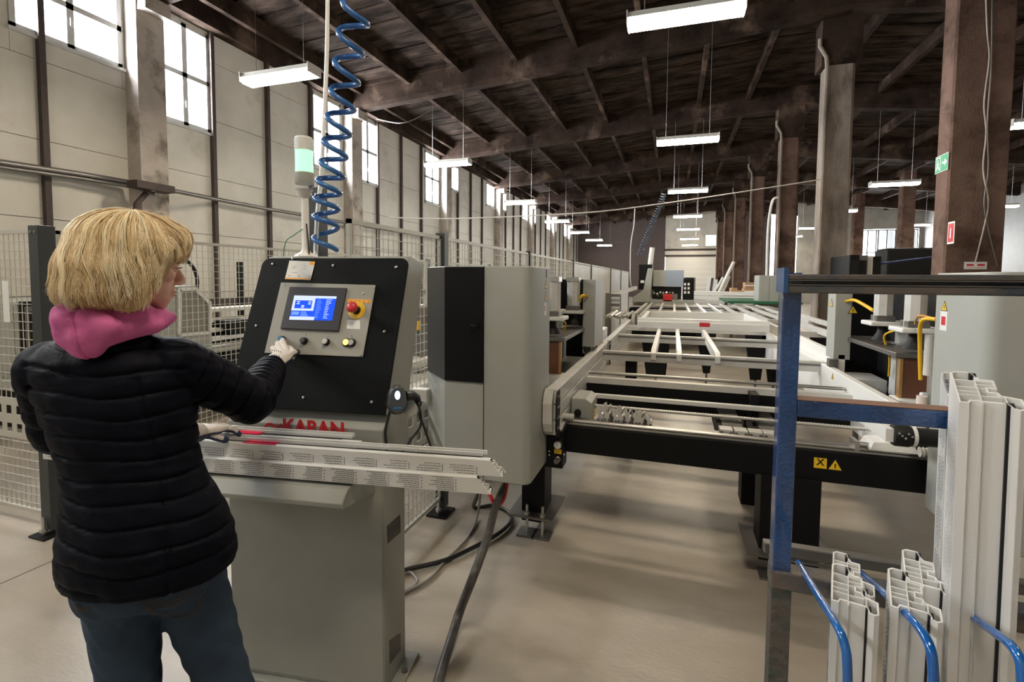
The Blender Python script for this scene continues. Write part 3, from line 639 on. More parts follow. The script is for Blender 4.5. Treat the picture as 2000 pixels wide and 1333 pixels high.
# the white sash frame lying on it
sf = empty('sash_frame', (.35, 7.2, 1.03), label='white window sash frame with red tape lying on the conveyor table', cat='window frame')
fx0, fx1, fy0, fy1 = -.42, 1.10, 6.45, 8.1
for i, (a, b, c, d) in enumerate(((fx0, fx1, fy0, fy0+.09), (fx0, fx1, fy1-.09, fy1), (fx0, fx0+.09, fy0+.09, fy1-.09), (fx1-.09, fx1, fy0+.09, fy1-.09))):
    mb = MB().box(a, b, c, d, .99, 1.075)
    if i < 2: mb.box(a, b, c+.04 if i == 0 else c, d if i == 0 else d-.04, 1.075, 1.115)
    else: mb.box(a+(.04 if i == 2 else 0), b-(0 if i == 2 else .04), c-.04, d+.04, 1.075, 1.115)
    mb.build('frame_bar', m_white, sf, bevel=.003)
x = at(1369, 621, z=1.08).x; MB().box(x-.06, x+.06, fy0-.003, fy0+.03, 1.03, 1.079).build('red_tape', m_redink, sf)
# ---------------------------------------------------------------- safety fences
m_panel = noisy('pale_fence_sheet', (.50, .49, .44), (.62, .61, .56), 2.5, (.25, .45), 6)
def fence_panel(p, q, par, z0=.1, z1=1.88, kick=True, sp=.05, sheet=False):
    """wire panel between two ground points"""
    p, q = Vector((*p, 0)), Vector((*q, 0)); d = (q-p).normalized(); Ln = (q-p).length; n = Vector((-d.y, d.x, 0)); Z = Vector((0, 0, 1))
    fr = MB()
    for z in (z0, z1-.022): fr.frame_box(p+Z*z-n*.010, d, n, Z, Ln, .02, .022)
    for s in (0, Ln-.02): fr.frame_box(p+d*s+Z*z0-n*.010, d, n, Z, .02, .02, z1-z0)
    fr.build('panel_frame', m_mesh, par)
    kz0, kz1 = .56, .82
    if sheet:
        MB().frame_box(p+Z*(z0+.03)-n*.002, d, n, Z, Ln, .004, z1-z0-.06).build('clear_sheet', m_panel, par); return
    w = MB(); r = .0021
    k = 1
    while k*sp < Ln:
        s = p+d*(k*sp)
        segs = ((z0, kz0), (kz1, z1)) if kick else ((z0, z1),)
        for a, b in segs: w.frame_box(s+Z*a-n*r-d*r, d, n, Z, 2*r, 2*r, b-a)
        k += 1
    z = z0+.055
    while z < z1-.03:
        if not (kick and kz0 < z < kz1): w.frame_box(p+Z*z-n*r*3, d, n, Z, Ln, 2*r, 2*r)
        z += .055
    w.build('wire_mesh', m_mesh, par)['kind'] = 'stuff'
    if kick:   # perforated plate: strips leave two rows of square holes
        kp = MB(); t_ = .004
        for a, b in ((kz0, .60), (.655, .715), (.77, kz1)): kp.frame_box(p+Z*a-n*t_, d, n, Z, Ln, t_, b-a)
        s = 0
        while s < Ln:
            for a, b in ((.60, .655), (.715, .77)): kp.frame_box(p+d*s+Z*a-n*t_, d, n, Z, min(.045, Ln-s), t_, b-a)
            s += .10
        kp.build('perforated_plate', m_mesh, par)
def fpost(x, y, par, s=.06, z1=1.9, foot=True):
    po = MB().box(x-s/2, x+s/2, y-s/2, y+s/2, .04, z1).build('post', m_post, par, bevel=.003)
    for dx in (-s/2, s/2):
        for zz in (z1-.04, .95): MB().lathe((x+dx*.4, y-s/2, zz), [(.007, 0), (.007, .004)], 8, (0, -1, 0)).build('bolt', m_steel, po)
    if foot:
        MB().box(x-.07, x+.07, y-.10, y+.06, 0, .012).build('foot_plate', m_black, po)
        MB().cyl((x, y-.06, .01), (x, y-.06, .12), .01, 8).lathe((x, y-.06, .03), [(.02, 0), (.02, .018)], 6).build('levelling_bolt', m_steel, po)
f1 = empty('safety_fence', (-3.65, 1.95, 0), label='wire mesh safety fence section at the left edge, running to the dark corner post', cat='fence')
fpost(-3.63, 1.95, f1, .09)
fence_panel((-5.0, 1.95), (-3.68, 1.95), f1)
fence_panel((-6.4, 1.95), (-5.06, 1.95), f1)
fpost(-5.03, 1.95, f1)
plate((at(12, 580, y=1.94), (1, 0, 0), (0, 0, 1)), -.03, .03, -.16, .1, .003, 'paper_tag', m_paper, f1)
f2 = empty('safety_fence', (-3.65, 4, 0), label='wire mesh safety fence running back behind the blonde woman and the console', cat='fence')
ys = [2.0, 4.4, 6.9, 9.6]
for a, b in zip(ys[:-1], ys[1:]):
    fence_panel((-3.65, a+.03), (-3.65, b-.03), f2)
    fpost(-3.65, b, f2)
fpost_far = None
f3 = empty('safety_fence', (-1.47, 5, 0), label='tall mesh fence row behind the grey cabinet, its far panels sheeted pale', cat='fence')
ys = [1.95, 2.98, 5.05, 7.45, 9.2, 12.2, 14.7, 17.4]
for i, (a, b) in enumerate(zip(ys[:-1], ys[1:])):
    fence_panel((-1.47, a+.03), (-1.47, b-.03), f3, sheet=i >= 3)
for i, y in enumerate(ys):
    if i: fpost(-1.47, y, f3, .065 if i < 2 else .05, foot=i == 1)
fpost(-1.90, 2.3, f3, .07, 2.1)
# ---------------------------------------------------------------- machines behind the left fence
g1 = empty('machining_centre', (-6.9, 3.6, 0), label='grey boxy machine cabinet behind the fence at the left edge', cat='machine')
MB().box(-7.7, -6.42, 3.2, 4.0, .52, 1.325).build('cabinet_body', m_wgrey, g1, bevel=.01)
MB().box(-7.66, -6.46, 3.19, 3.2, .60, 1.28).build('access_door', m_wgrey, g1, bevel=.004)
for k in range(3): MB().box(-6.41+.085*k, -6.34+.085*k, 3.22, 3.9, .3, 1.33-.05*k).build('dark_column', m_black if k != 1 else m_dsteel, g1)
MB().box(-7.8, -6.1, 3.1, 4.4, .42, .52).build('bed', m_wgrey, g1, bevel=.008); MB().box(-7.6, -6.2, 3.2, 4.2, 0, .42).build('plinth', m_black, g1)
MB().box(-6.2, -5.95, 3.15, 3.3, .52, .70).build('white_unit', m_white, g1, bevel=.006)
g2 = empty('sawing_centre', (-5.4, 5, 0), label='long grey profile machining bench with glazed guard behind the fence', cat='machine')
gx = -5.0
def gp(px, py): q = at(px, py, x=gx); return (q.y, q.z)
poly = [(3.5, gp(345, 562)[1]), gp(386, 558), gp(418, 590), gp(418, 655), (4.27, .78), (3.5, .78)]
MB().prism(poly, lambda u, v, s: (s, u, v), gx-.45, gx-.03).build('guard_cabinet', m_wgrey, g2, bevel=.006)
pf = [gp(352, 566), gp(383, 565), gp(411, 593), gp(411, 650), gp(352, 655)]
for (a_, b_) in zip(pf, pf[1:]+pf[:1]): MB().bar((gx-.015, *a_), (gx-.015, *b_), .03, .035).build('guard_bar', m_white, g2)
MB().prism(pf, lambda u, v, s: (s, u, v), gx-.028, gx-.022).build('guard_glass', mat('tinted_glass', (.25, .235, .2), .12), g2)
MB().box(gx-.9, gx, 3.4, 9.5, .72, .80).build('bench_top', m_wgrey, g2, bevel=.006)
MB().box(gx-.85, gx-.1, 3.5, 9.4, .42, .50).build('bench_rail', m_white, g2, bevel=.006)
MB().box(gx-.88, gx-.80, 3.4, 9.5, .1, .72).build('bench_apron', m_black, g2)
for y in (3.5, 4.5, 5.6, 6.9, 8.4): MB().box(gx-.7, gx-.12, y, y+.25, 0, .72).build('bench_leg', m_black, g2)
for k, (z, xx, w_, mt) in enumerate(((1.16, -.75, .30, m_white), (1.03, -.62, .22, m_white), (.93, -.42, .16, m_alu), (.84, -.26, .12, m_white))): MB().box(gx+xx, gx+xx+w_, 4.32, 9.4, z, z+.045).build('profile_rail', mt, g2, bevel=.003)
MB().box(gx-.8, gx-.5, 4.3, 9.4, .98, 1.03).build('rail_slot', m_black, g2); MB().box(gx-.6, gx-.3, 4.3, 5.3, .885, .925).build('rail_slot', m_black, g2)
MB().box(gx-.45, gx-.15, 4.62, 4.95, .82, 1.06).build('clamp_unit', m_black, g2, bevel=.01)
MB().box(gx-.5, gx-.1, 5.3, 5.6, .82, 1.0).build('clamp_unit', m_dsteel, g2, bevel=.01)
p_ = at(470, 560, x=-6.3); MB().box(-6.33, -6.27, p_.y-.04, p_.y+.04, .7, at(470, 512, x=-6.3).z).build('stand_post', m_black, g2)
MB().box(-6.6, -5.9, p_.y-.3, p_.y+.3, .0, .7).build('stand_foot', m_dsteel, g2)
c_ = at(353, 548, x=-5.2); MB().tube([(-5.2, c_.y+.20*math.cos(q), c_.z-.02+.26*math.sin(q)) for q in [i*math.pi/14 for i in range(-2, 15)]], .02, 8).build('hose_loop', m_rubber, g2, smooth=1.2)
zq0, zq1 = at(450, 598, x=-8.93).z, at(450, 583, x=-8.93).z
put(MB().box(XL, XL+.07, Y0, Y1, zq0, zq1).build('trim_1', m_mull), label='dark ledge strip running low along the window wall', kind='structure')
g3 = empty('machine_bench', (-2.6, 5.4, 0), label='low white profile bench with yellow fittings between the fence and the grey cabinet', cat='machine')
MB().box(-3.1, -2.0, 3.6, 9.0, .62, .70).build('bench_top', m_white, g3, bevel=.005)
for y in (3.8, 5.6, 7.4): MB().box(-3.0, -2.1, y, y+.2, 0, .62).build('bench_leg', m_dsteel, g3)
MB().cyl((-2.3, 3.6, .8), (-2.3, 6.5, .8), .07, 14).build('roller', m_alu, g3, smooth=True)
MB().box(-2.5, -2.25, 4.1, 4.3, .7, 1.35).build('motor', m_dsteel, g3, bevel=.02)
MB().box(-2.32, -2.24, 4.05, 4.1, 1.12, 1.2).build('yellow_fitting', m_yel, g3); MB().cyl((-2.2, 4.4, 1.15), (-2.2, 4.4, 1.3), .05, 14).build('yellow_fitting', m_orange, g3)
# conduit on the wall with its bracket at the pillar
cz = [(at(0, 318, x=-8.85)), at(150, 340, x=-8.85), at(258, 358, x=-8.75), at(300, 372, x=-8.4)]
t = empty('wall_conduit', cz[0], label='grey bundle of conduits along the clad wall, left of the big pillar', cat='pipe')
a = Vector((-8.85, Y0+.2, cz[0].z+.1))
MB().tube([a]+cz, .05, 8).tube([p+Vector((.05, 0, -.07)) for p in [a]+cz], .03, 8).build('conduit', m_dsteel, t, smooth=1)
q0, q1, q2 = at(258, 372, x=-8.42), at(332, 372, x=-8.42), at(332, 382, x=-8.42)
t = empty('wall_conduit', q1, label='dark conduit from the pillar bracket along the wall to the right', cat='pipe')
MB().box(-8.54, -8.30, q0.y, q1.y, q1.z-.06, q1.z+.06).build('bracket', m_mull, t)
MB().tube([q1+Vector((-.1, -.3, -.05)), q1+Vector((-.1, -.5, -.3)), q1+Vector((-.1, -.6, -.9)), q1+Vector((-.1, -.6, -2.6))], .05, 8).build('down_conduit', m_mull, t, smooth=1)
MB().tube([q1, at(345, 374, x=-8.5), at(415, 388, x=-8.8), at(520, 408, x=-8.8), at(580, 418, x=-8.8), at(700, 440, x=-8.8), at(900, 473, x=-8.8)], .04, 8).build('conduit', m_dsteel, t, smooth=1)
# ---------------------------------------------------------------- far machines and stacks
fmn = empty('corner_cleaning_machine', (-.4, 13.8, 0), label='far machine with black cabinet, grey hood and small red box', cat='machine')
def fbx(px0, py0, px1, py1, y, dy, name, mt, **k):
    a, b = at(px0, py0, y=y), at(px1, py1, y=y); return MB().box(a.x, b.x, y, y+dy, b.z, a.z).build(name, mt, fmn, **k)
fbx(1248, 517, 1273, 566, 13.6, .6, 'black_cabinet', m_black, bevel=.01)
fbx(1251, 548, 1258, 553, 13.59, .01, 'label_plate', m_paper)
fbx(1276, 528, 1300, 560, 13.8, .5, 'grey_hood', m_wgrey, bevel=.01)
fbx(1300, 528, 1335, 560, 13.8, .5, 'hood_window', mat('bluish_glazing', (.35, .42, .52), .12), bevel=.005)
fbx(1335, 542, 1355, 590, 13.7, .7, 'black_body', m_black, bevel=.06, seg=4)
for dx in (0, 7): 
    for dy in (0, 8, 16): fbx(1336+dx, 553+dy, 1340+dx, 558+dy, 13.69, .01, 'indicator', m_paper)
fbx(1295, 575, 1313, 590, 13.3, .3, 'red_box', mat('red_box', (.6, .03, .02), .4), bevel=.01); fbx(1313, 575, 1323, 587, 13.35, .25, 'grey_box', m_dsteel)
fbx(1274, 560, 1330, 592, 13.9, .3, 'tool_bank', m_rubber)
for k in range(7): 
    a = at(1278+6*k, 570+random.randint(-4, 4), y=13.6); MB().cyl((a.x, 13.5, a.z), (a.x+random.uniform(-.05, .05), 13.8, a.z+random.uniform(-.1, .1)), .025, 8).build('tool_spindle', random.choice((m_dsteel, m_steel, m_alu)), fmn)
MB().prism([(-1.0, 1.03), (-.55, 1.03), (-.5, 1.9), (-.62, 1.9), (-.72, 1.35), (-.98, 1.15)], lambda u, v, s: (u, s, v), 13.0, 13.2).build('feed_arm', m_wgrey, fmn, bevel=.01)
fbx(1236, 585, 1356, 600, 13.3, .9, 'machine_bed', m_wgrey, bevel=.01)
MB().box(-1.1, 1.0, 13.4, 14.2, 0, .85).build('plinth', m_black, fmn)
MB().cyl(at(1270, 517, y=13.9), at(1274, 484, y=13.9), .07, 10).build('exhaust_duct', m_white, fmn, smooth=True)
for (px, py, l_) in ((1222, 600, 'small clamp feeder of steel parts on the left rail'),):
    t = empty('clamp_feeder', (-1.0, 9.5, 0), label=l_, cat='machine')
    MB().box(-1.2, -1.1, 9.3, 9.4, 0, 1.35).build('stand', m_dsteel, t); MB().bar((-1.15, 9.35, 1.3), (-.8, 11.4, 1.42), .07, .07).build('slanted_arm', m_white, t)
    for k in range(5): MB().box(-1.12, -.95, 9.36, 9.5, .92+.09*k, .97+.09*k).build('fin', m_steel if k % 2 else m_dsteel, t)
    for k in range(6): MB().cyl((-1.1+.07*k, 8.6+.1*(k % 3), .95), (-1.02+.07*k, 9.0, 1.0+.03*(k % 2)), .03, 8).build('roller', random.choice((m_alu, m_steel, m_wgrey)), t)
t = empty('side_stand', (-.95, 5.6, 0), label='small white box shelf and black stay left of the guide rails', cat='stand')
MB().box(-1.05, -.78, 5.9, 6.3, .86, 1.0).build('shelf_box', m_white, t, bevel=.005); MB().bar((-1.0, 6.0, 0), (-1.0, 6.0, .86), .05, .05).build('stand_leg', m_black, t)
MB().bar((-1.35, 5.6, .98), (-.85, 5.6, .78), .04, .04).build('stay', m_black, t)
# stack of long white profiles and green bench beyond the table
t = empty('green_bench', (2.0, 14.5, 0), label='low bench with dark green top beyond the conveyor table', cat='bench')
MB().box(1.35, 3.05, 13.7, 16.3, 1.02, 1.08).build('bench_top', mat('green_felt', (.02, .13, .06), .7), t); 
for x in (1.5, 2.85):
    for y in (14.5, 16.1): MB().box(x, x+.08, y, y+.08, 0, 1.02).build('bench_leg', m_dsteel, t)
for k, (x0, x1, y, z, lb) in enumerate(((.62, 2.5, 17.2, 1.12, 'top'), (.62, 2.7, 17.0, .98, 'middle'), (.62, 2.9, 16.8, .84, 'bottom'))):
    t = empty('profile_bundle', ((x0+x1)/2, y, z), label=f'bundle of long white window profiles beyond the red box machine, {lb} layer', cat='profiles', group='white profile bundles beyond the machine')
    for q in range(4): MB().box(x0, x1, y+q*.13, y+q*.13+.11, z, z+.12).build('window_profile', m_white, t, bevel=.005)
t = empty('profile_trestle', (1.7, 17.2, 0), label='dark trestle carrying the white profile bundles', cat='trestle')
MB().box(.7, 2.6, 16.85, 17.6, .74, .84).build('trestle_top', m_dsteel, t); MB().box(.8, .9, 16.9, 17.5, 0, .74).build('trestle_leg', m_dsteel, t); MB().box(2.45, 2.55, 16.9, 17.5, 0, .74).build('trestle_leg', m_dsteel, t)
def leaner(px0, py0, px1, py1, y, w, mt, label, group=None, name='leaning_profile'):
    a, b = at(px0, py0, y=y), at(px1, py1, y=y+.3)
    if b.z > a.z: a = a+(a-b)*((a.z-.02)/(b.z-a.z))
    o = MB().bar(a, b, w, .08).build(name, mt, None, bevel=.004); put(o, label=label, cat='profile', group=group); return o
for k, (a, b, c, d, w) in enumerate(((1404, 572, 1433, 512, .13), (1410, 574, 1424, 540, .1), (1398, 566, 1412, 543, .07))):
    leaner(a, b, c, d, 21.5, w, m_white, f'white window profile leaning beside the column row, {("tallest", "middle", "shortest")[k]} one', 'leaning white profiles by the columns')
for k in range(5):
    leaner(1382+7*k, 566, 1385+7*k, 541+3*(k % 3), 23, .1, (m_white, m_dsteel, m_white, m_black, m_white)[k], f'small upright profile in the far cluster before the roller door, {ords[k]} from the left', 'small upright profiles before the roller door', 'upright_profile')
mt_card = mat('cardboard', (.42, .26, .14), .8)
def carton(px0, py0, px1, py1, y, dy, label, mt=mt_card):
    a, b = at(px0, py0, y=y), at(px1, py1, y=y); o = empty('carton', ((a.x+b.x)/2, y, b.z), label=label, cat='box', group='cartons by the column row')
    MB().box(a.x, b.x, y, y+dy, b.z, a.z).build('carton_body', mt, o, bevel=.01); MB().box(a.x, b.x, y-.002, y, (a.z+b.z)/2-.02, (a.z+b.z)/2+.02).build('packing_tape', m_paper, o)
carton(1455, 552, 1475, 564, 17.6, .5, 'brown carton on top of the stack by the columns')
carton(1453, 564, 1475, 576, 17.5, .5, 'brown carton under the top carton by the columns')
carton(1440, 568, 1453, 580, 17.5, .5, 'light brown carton left of the stack by the columns')
carton(1428, 563, 1440, 580, 17.5, .5, 'pale carton at the left end of the carton row')
t = empty('pallet', (3.0, 17.8, 0), label='pallet bench under the cartons by the columns', cat='pallet')
p0, p1 = at(1430, 580, y=17.4), at(1480, 585, y=17.4)
for k in range(5): MB().box(p0.x, p1.x, 17.4+.14*k, 17.5+.14*k, p0.z-.04, p0.z).build('slat', mt_card, t)
MB().box(p0.x+.05, p1.x-.05, 17.45, 18.0, 0, p0.z-.04).build('pallet_base', m_dsteel, t)
def cab(px0, py0, px1, py1, y, dy, name, mt, label, cat='cabinet', parts=True):
    a, b = at(px0, py0, y=y), at(px1, py1, y=y); o = empty(name, ((a.x+b.x)/2, y, 0), label=label, cat=cat)
    MB().box(a.x, b.x, y, y+dy, max(0, b.z), a.z).build('cabinet_body', mt, o, bevel=.01)
    if parts: MB().box(a.x+.03, (a.x+b.x)/2-.01, y-.01, y, max(0, b.z)+.05, a.z-.05).build('door', mt, o); MB().box((a.x+b.x)/2+.01, b.x-.03, y-.01, y, max(0, b.z)+.05, a.z-.05).build('door', mt, o)
    return o
cab(1483, 538, 1520, 660, 14.0, .8, 'control_cabinet', m_wgrey, 'grey cabinet standing between the second and third columns')
cab(1345, 542, 1357, 600, 40, .5, 'steel_door_leaf', m_dsteel, 'grey door leaf at the far end before the roller door', 'door', False)
# dark window frames and blue trolley in the right aisle
for k, (a, b, mt) in enumerate(((1660, 1672, m_black), (1674, 1688, m_dsteel), (1690, 1698, m_white), (1699, 1714, m_black))):
    p, q = at(a, 498+k, y=11.0+.2*k), at(b, 660, y=11.0+.2*k)
    o = empty('upright_window_frame', ((p.x+q.x)/2, 11+.2*k, 0), label=f'dark and white window frame standing upright beyond the rack, {ords[k]} from the left', cat='window frame', group='upright window frames beyond the rack')
    MB().box(p.x, q.x, 11+.2*k, 12.2+.2*k, max(.1, q.z), p.z).build('frame_edge', mt, o, bevel=.01); MB().box(p.x+.02, q.x-.02, 10.99+.2*k, 11+.2*k, max(.15, q.z)+.1, p.z-.1).build('rebate', m_rubber if mt is not m_white else m_paper, o)
t = empty('blue_trolley', (6, 13, 0), label='dark blue tubular trolley in the right aisle beside the big column', cat='trolley')
p = at(1800, 510, y=13); q = at(1838, 500, y=13)
MB().tube([(p.x-1.0, 13, .0), (p.x-1.0, 13, p.z-.1), (q.x, 13, q.z), (q.x, 13, .0)], .04, 8).tube([(p.x-1, 13, 1.0), (q.x, 13, 1.0)], .04, 8).build('tube_frame', mat('navy_paint', (.01, .03, .12), .4), t, smooth=.8)
MB().box(p.x-1.4, q.x, 13.0, 14.0, .95, 1.05).build('trolley_deck', m_dsteel, t)
t = empty('far_bench', (6, 16, 0), label='cluttered low machine bench in the right aisle', cat='bench')
MB().box(4.6, 8.5, 15.5, 16.6, .9, 1.6).build('bench_body', m_dsteel, t, bevel=.02); MB().box(4.4, 8.7, 15.4, 16.7, 1.6, 1.68).build('bench_top', m_wgrey, t)
MB().box(5.4, 6.9, 15.6, 16.4, 1.68, 2.5).build('machine_hood', m_black, t, bevel=.05); MB().cyl((7.2, 15.8, 1.7), (7.2, 15.8, 1.95), .15, 12).build('motor', m_alu, t)
t = empty('far_frame_rack', (9, 22, 0), label='far rack of dark frames before the bright windows of the right aisle', cat='rack')
for k in range(9): MB().box(7.2+.45*k, 7.3+.45*k, 22+.1*(k % 3), 23, .1, 1.9+.15*(k % 4)).build('rack_frame', (m_dsteel, m_black, m_white)[k % 3], t)
MB().box(7.0, 11.5, 21.9, 23.1, 0, .1).build('rack_base', m_black, t)
# ---------------------------------------------------------------- wires, hoses and signs in the air
def wire(name, pts, r, mt, label, cat='cable'):
    t = hose(pts, r, name, mt, None); put(t, label=label, cat=cat); return t
wire('supply_pipe', [at(760, 425, y=8), at(900, 427, y=9), at(1150, 415, y=10), at(1300, 397, y=11), at(1430, 378, y=11.6), at(1608, 350, y=12.3)], .012, m_white, 'thin white pipe slung across the hall from the fence to the second column', 'pipe')
def coil(name, pts, R, r, turns, mt, label, n=18, ax=None, per=False):
    P = [Vector(p) for p in pts]; L = [0]
    for a, b in zip(P[:-1], P[1:]): L.append(L[-1]+(b-a).length)
    T = L[-1]; N = int(turns*n); out = []
    for i in range(N+1):
        s = T*i/N; k = max(j for j in range(len(L)) if L[j] <= s+1e-9); k = min(k, len(P)-2)
        f = (s-L[k])/(L[k+1]-L[k])
        if turns == len(P)-1: k = min(int(i/n), len(P)-2); f = i/n-k
        c = P[k].lerp(P[k+1], f)
        rr = R(i/N) if callable(R) else R
        d = (P[k+1]-P[k]).normalized().lerp((P[min(k+2, len(P)-1)]-P[min(k+1, len(P)-2)]).normalized(), f); su = d.cross(_f).normalized(); up = su.cross(d); a = 2*math.pi*i/n
        out.append(c+su*math.cos(a)*rr+up*math.sin(a)*rr)
    o = MB().tube(out, r, 8).build(name, mt, None, smooth=1.4); put(o, label=label, cat='hose'); return o
coil('coiled_hose', [at(1297, 378, y=11), at(1290, 400, y=11), at(1262, 465, y=11), at(1248, 500, y=11)], .05, .010, 26, mat('grey_blue_hose', (.1, .13, .18), .4), 'small dark coiled air hose hanging over the conveyor table')
wire('hanging_cable', [at(1240, 408, y=10.5), at(1238, 440, y=10.5), at(1232, 480, y=10.5), at(1231, 540, y=10.5), at(1233, 560, y=10.6)], .010, m_white, 'thin pale cable hanging down to the far machine')
PT = [(702, -25), (693, 35), (684, 95), (676, 152), (668, 205), (660, 255), (653, 300), (648, 338), (641, 372), (637, 405), (636, 440), (636, 488)]
coil('coiled_hose', [at(px, py, d=2.16*math.exp(-((548-py)/958)**2/2)) for px, py in PT],
     (lambda s: .050), .0112, 11, noisy('blue_hose_plastic', (.035, .12, .34), (.05, .16, .42), 3, (.2, .3)), 'large blue coiled air hose hanging beside the signal tower')
wire('hanging_cable', [at(640, -40, d=2.35), at(638, 120, d=2.35), at(628, 330, d=2.3), at(620, 420, d=2.2), at(616, 505, d=2.12)], .0095, m_white, 'straight white cable hanging behind the blue coiled hose')
wire('dangling_cable', [Vector((at(1497, 545, y=14.3).x, 14.3, at(1497, 540, y=14.0).z+.0)), at(1500, 450, y=14.2), at(1508, 395, y=13.9), at(1519, 386, y=13.9)], .03, m_white, 'pale pipe rising from the grey cabinet between the columns', 'pipe')
# signs on the big column
cx, cy = COL[0]
es = empty('exit_sign', (cx, cy, 3.1), label='green emergency exit sign with running figure and arrow on the big column', cat='sign')
# the sign folds round the left corner of the shaft: its board faces left and towards the viewer
p0 = at(1852, 300, y=cy+.01); zt, zbm = at(1880, 290, y=cy-.02).z, at(1855, 328, y=cy-.02).z
sw = .30; nrm = Vector((-.5, -.86, 0)).normalized(); rt = Vector((.86, -.5, 0)).normalized()
o0 = Vector((cx-.02, cy+.0, (zt+zbm)/2))+nrm*.02
a_, b_ = at(1852, 310, d=6.9), at(1880, 305, d=6.9)
nrm = Vector((-1, 0, 0)); rt = Vector((0, -1, 0)); cen = at(1864, 309, x=cx-.003); cen.y = cy+.15; fr = (cen, rt, (0, 0, 1))
m_green = mat('sign_green', (.0, .28, .13), .45, emit=(0, .3, .14), es=.15)
plate(fr, -.145, .145, -.10, .10, .006, 'sign_board', m_paper, es)
fr2 = (cen+nrm*.007, rt, (0, 0, 1))
plate(fr2, -.14, -.004, -.093, .093, .001, 'sign_panel', m_green, es); plate(fr2, .004, .14, -.093, .093, .001, 'sign_panel', m_green, es)
fr3 = cen+nrm*.0082
def PP(u, v, s): return fr3+rt*u+Vector((0, 0, v))+nrm*s
MB().prism([(.02, -.012), (.075, -.012), (.075, -.045), (.128, 0), (.075, .045), (.075, .012), (.02, .012)], PP, 0, .001).build('arrow', m_paper, es)
MB().prism([(-.13, -.08), (-.12, -.08), (-.12, .08), (-.13, .08)], PP, 0, .001).prism([(-.03, -.08), (-.015, -.08), (-.015, .08), (-.03, .08)], PP, 0, .001).prism([(-.13, .07), (-.015, .07), (-.015, .082), (-.13, .082)], PP, 0, .001).build('doorway_mark', m_paper, es)
MB().prism([(-.09, .035), (-.075, .06), (-.06, .035), (-.07, .022)], PP, .001, .002).prism([(-.1, .02), (-.055, .02), (-.06, -.02), (-.035, -.06), (-.05, -.07), (-.075, -.03), (-.1, -.065), (-.115, -.055), (-.092, -.015)], PP, .001, .002).build('running_figure', m_paper, es)
def colsign(px, py, w, h, face, label, lines):
    c_ = at(px, py, y=cy-.0) if face == 'f' else at(px, py, x=cx-.0)
    rt_ = (1, 0, 0) if face == 'f' else (0, -1, 0)
    s = empty('notice_sign', c_, label=label, cat='sign'); plate((c_, rt_, (0, 0, 1)), -w/2, w/2, -h/2, h/2, .004, 'sign_board', m_paper, s)
    n_ = Vector(rt_).cross(Vector((0, 0, 1)))*.0045
    for (a, b, c, d) in lines: plate((c_+n_, rt_, (0, 0, 1)), a*w, b*w, c*h, d*h, .001, 'sign_print', m_redink, s)
colsign(1858, 455, .14, .25, 's', 'small red and white fire notice low on the left edge of the big column', ((-.4, .4, -.42, .42),))
s_ = bpy.data.objects['notice_sign']; c_ = at(1858, 455, x=cx-.004)
plate((c_+Vector((-.006, 0, 0)), (0, -1, 0), (0, 0, 1)), -.012, .012, -.06, .05, .001, 'extinguisher_mark', m_paper, s_)
colsign(1905, 519, .21, .085, 'f', 'small white label with red print above the grey cabinet on the big column', ((-.40, -.08, -.05, .2), (.08, .40, -.05, .2), (-.4, .4, -.30, -.25)))
wire('column_cable', [at(1925, -30, y=cy-.02), at(1928, 60, y=cy-.02), at(1932, 115, y=cy-.03), at(1922, 200, y=cy-.02), at(1926, 260, y=cy-.02), at(1920, 330, y=cy-.02), at(1930, 390, y=cy-.02), at(1925, 430, y=cy-.02), at(1905, 512, y=cy-.02)], .008, m_conc_light, 'loose grey cable running down the big column')
wire('column_cable', [at(1938, -30, y=cy-.02), at(1936, 120, y=cy-.03), at(1928, 240, y=cy-.02), at(1930, 330, y=cy-.02), at(1922, 400, y=cy-.02), at(1935, 470, y=cy-.02), at(1948, 520, y=cy-.02)], .007, m_dsteel, 'second thinner dark cable wandering down the big column')
# ---------------------------------------------------------------- hoses on the floor
ft = empty('floor_hose', (-.6, 1.7, 0), label='thick grey ribbed hose hanging from the cabinet and crossing the floor to the front', cat='hose')
m_hose = noisy('ribbed_hose', (.05, .045, .042), (.09, .085, .08), 30, (.35, .5), 3)
P_ = [at(985, 950, y=2.7), at(972, 985, z=.42), at(960, 1035, z=.33), at(935, 1110, z=.2), at(905, 1190, z=.08), at(880, 1260, z=.03), at(855, 1320, z=.025), at(825, 1400, z=.025)]
P_ = [at(985, 950, y=2.70), at(968, 990, y=2.42), at(952, 1050, y=2.15), at(925, 1125, y=1.92)]
for q, (px, py) in zip((.10, .045, .026, .026), ((898, 1195), (878, 1260), (858, 1325), (830, 1420))): P_.append(at(px, py, z=q))
hose(P_, .021, 'ribbed_hose', m_hose, ft)
wire('red_hose', [at(990, 945, y=2.68), at(984, 975, y=2.6), at(970, 988, y=2.5), at(957, 968, y=2.45), at(953, 955, y=2.5)], .011, m_red, 'short red hose looping under the profile ends', 'hose')
m_blk = mat('black_cable', (.012, .012, .012), .4)
wire('floor_cable', [at(935, 965, z=.25), at(926, 992, z=.02), at(960, 988, z=.02), at(992, 1000, z=.02), at(998, 1018, z=.02), at(970, 1045, z=.02), at(900, 1082, z=.02), at(860, 1098, z=.02), at(800, 1112, z=.02), at(760, 1125, z=.02)], .013, m_blk, 'black cable looping on the floor beside the machine leg')
wire('floor_cable', [at(938, 962, z=.3), at(934, 1000, z=.05), at(925, 1030, z=.012), at(905, 1060, z=.012), at(870, 1095, z=.012), at(840, 1130, z=.012), at(795, 1155, z=.012), at(770, 1165, z=.012)], .008, mat('grey_cable', (.3, .28, .26), .5), 'thin grey cord trailing across the floor behind the console')
